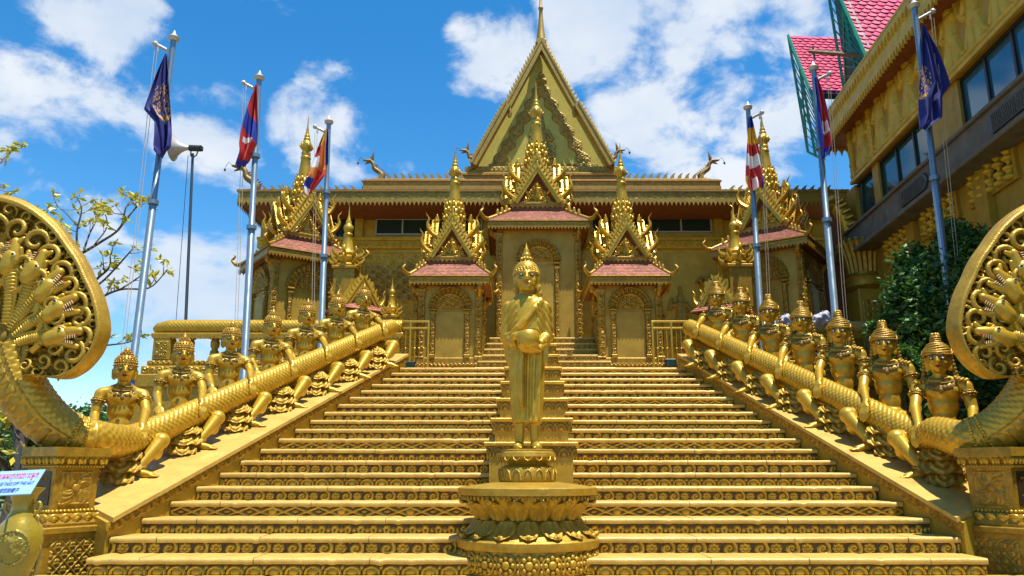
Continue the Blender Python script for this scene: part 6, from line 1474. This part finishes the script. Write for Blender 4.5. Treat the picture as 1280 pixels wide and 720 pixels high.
def base_h(br_, Y, o): return (at(*br_[0][1][0], Y) - o).z
plumeria('nearly bare tree with yellow green leaf tufts behind the left naga hood', 14.0, [(.06, [(20, 470), (55, 400), (92, 345), (99, 318)]), (.04, [(96, 320), (125, 303), (150, 285), (158, 258), (170, 247)]), (.03, [(148, 287), (166, 264), (180, 249)]), (.03, [(98, 320), (78, 300), (62, 278), (46, 262)]), (.03, [(97, 316), (96, 290), (102, 262), (96, 246)]), (.02, [(99, 285), (82, 266), (70, 257)]), (.02, [(118, 306), (134, 282), (127, 255)]), (.025, [(105, 312), (112, 292), (120, 275), (116, 262)]),
    (.05, [(40, 440), (85, 392), (118, 352), (136, 335), (138, 318)]), (.035, [(100, 372), (130, 350), (158, 320), (168, 308)]), (.04, [(70, 420), (118, 378), (150, 362), (186, 360), (209, 338)]), (.025, [(150, 362), (176, 344), (182, 328)]), (.03, [(60, 440), (130, 432), (160, 428), (177, 420)]), (.03, [(-30, 260), (-8, 215), (8, 195), (20, 184)]), (.02, [(-30, 280), (-8, 245), (4, 230)]), (.03, [(-20, 300), (10, 282), (25, 255)])], 6, 4, (at(10, 590, 14).x, 14.0, 0))
plumeria('thick grey trunked tree with sparse yellow leaves left of the left pedestal', 10.6, [(.13, [(60, 720), (30, 640), (18, 600), (-15, 555)]), (.035, [(20, 600), (30, 560), (45, 520), (52, 500)]), (.025, [(30, 560), (12, 530), (2, 500)]), (.02, [(40, 530), (20, 500), (8, 478)]), (.03, [(25, 590), (45, 580), (60, 572)]), (.02, [(10, 570), (-5, 530), (-10, 500)])], 9, 9, (at(60, 720, 10.6).x, 10.6, 0))
for i, (px, py, Y, r, lm, lab) in enumerate(((30, 560, 24, 1.6, LEAFM, 'mid green round tree low behind the left pedestal'), (-30, 545, 20, 1.8, LEAFM, 'light green tree at the left edge behind the thick trunk'), (112, 528, 30, 1.2, LEAFD, 'dark small tree seen under the left hood beside the first deity'), (60, 575, 34, 2.0, LEAFD, 'dark green tree far behind the left pedestal'), (150, 560, 26, 1.4, LEAFD, 'dark tree behind the lowest kneeling deity'))):
    c = at(px, py, Y); rr = random.Random(i); bl_ = [(c.x + rr.uniform(-1, 1) * r * .7, c.y + rr.uniform(-1, 1) * r * .6, c.z + rr.uniform(-.6, .5) * r * .6, r * rr.uniform(.4, .65)) for _ in range(8)] + [(c.x, c.y, c.z - r * .6, r * .7)]
    tree('broad_tree', lab, 'tree', (c.x, c.y, 0), bl_, 5200, .2, lm, 20 + i, .12)
m = MB(); rr = random.Random(4); bl_ = []
for k in range(60): x = -75 + k * 2.6 + rr.uniform(-1, 1); bl_.append((x, 62 + rr.uniform(-6, 6), rr.uniform(1.0, 3.2), rr.uniform(1.6, 2.6)))
crown(m, bl_, 26000, .5, 77); o = m.build('distant_wood', LEAFM, smooth=0); o['kind'] = 'stuff'
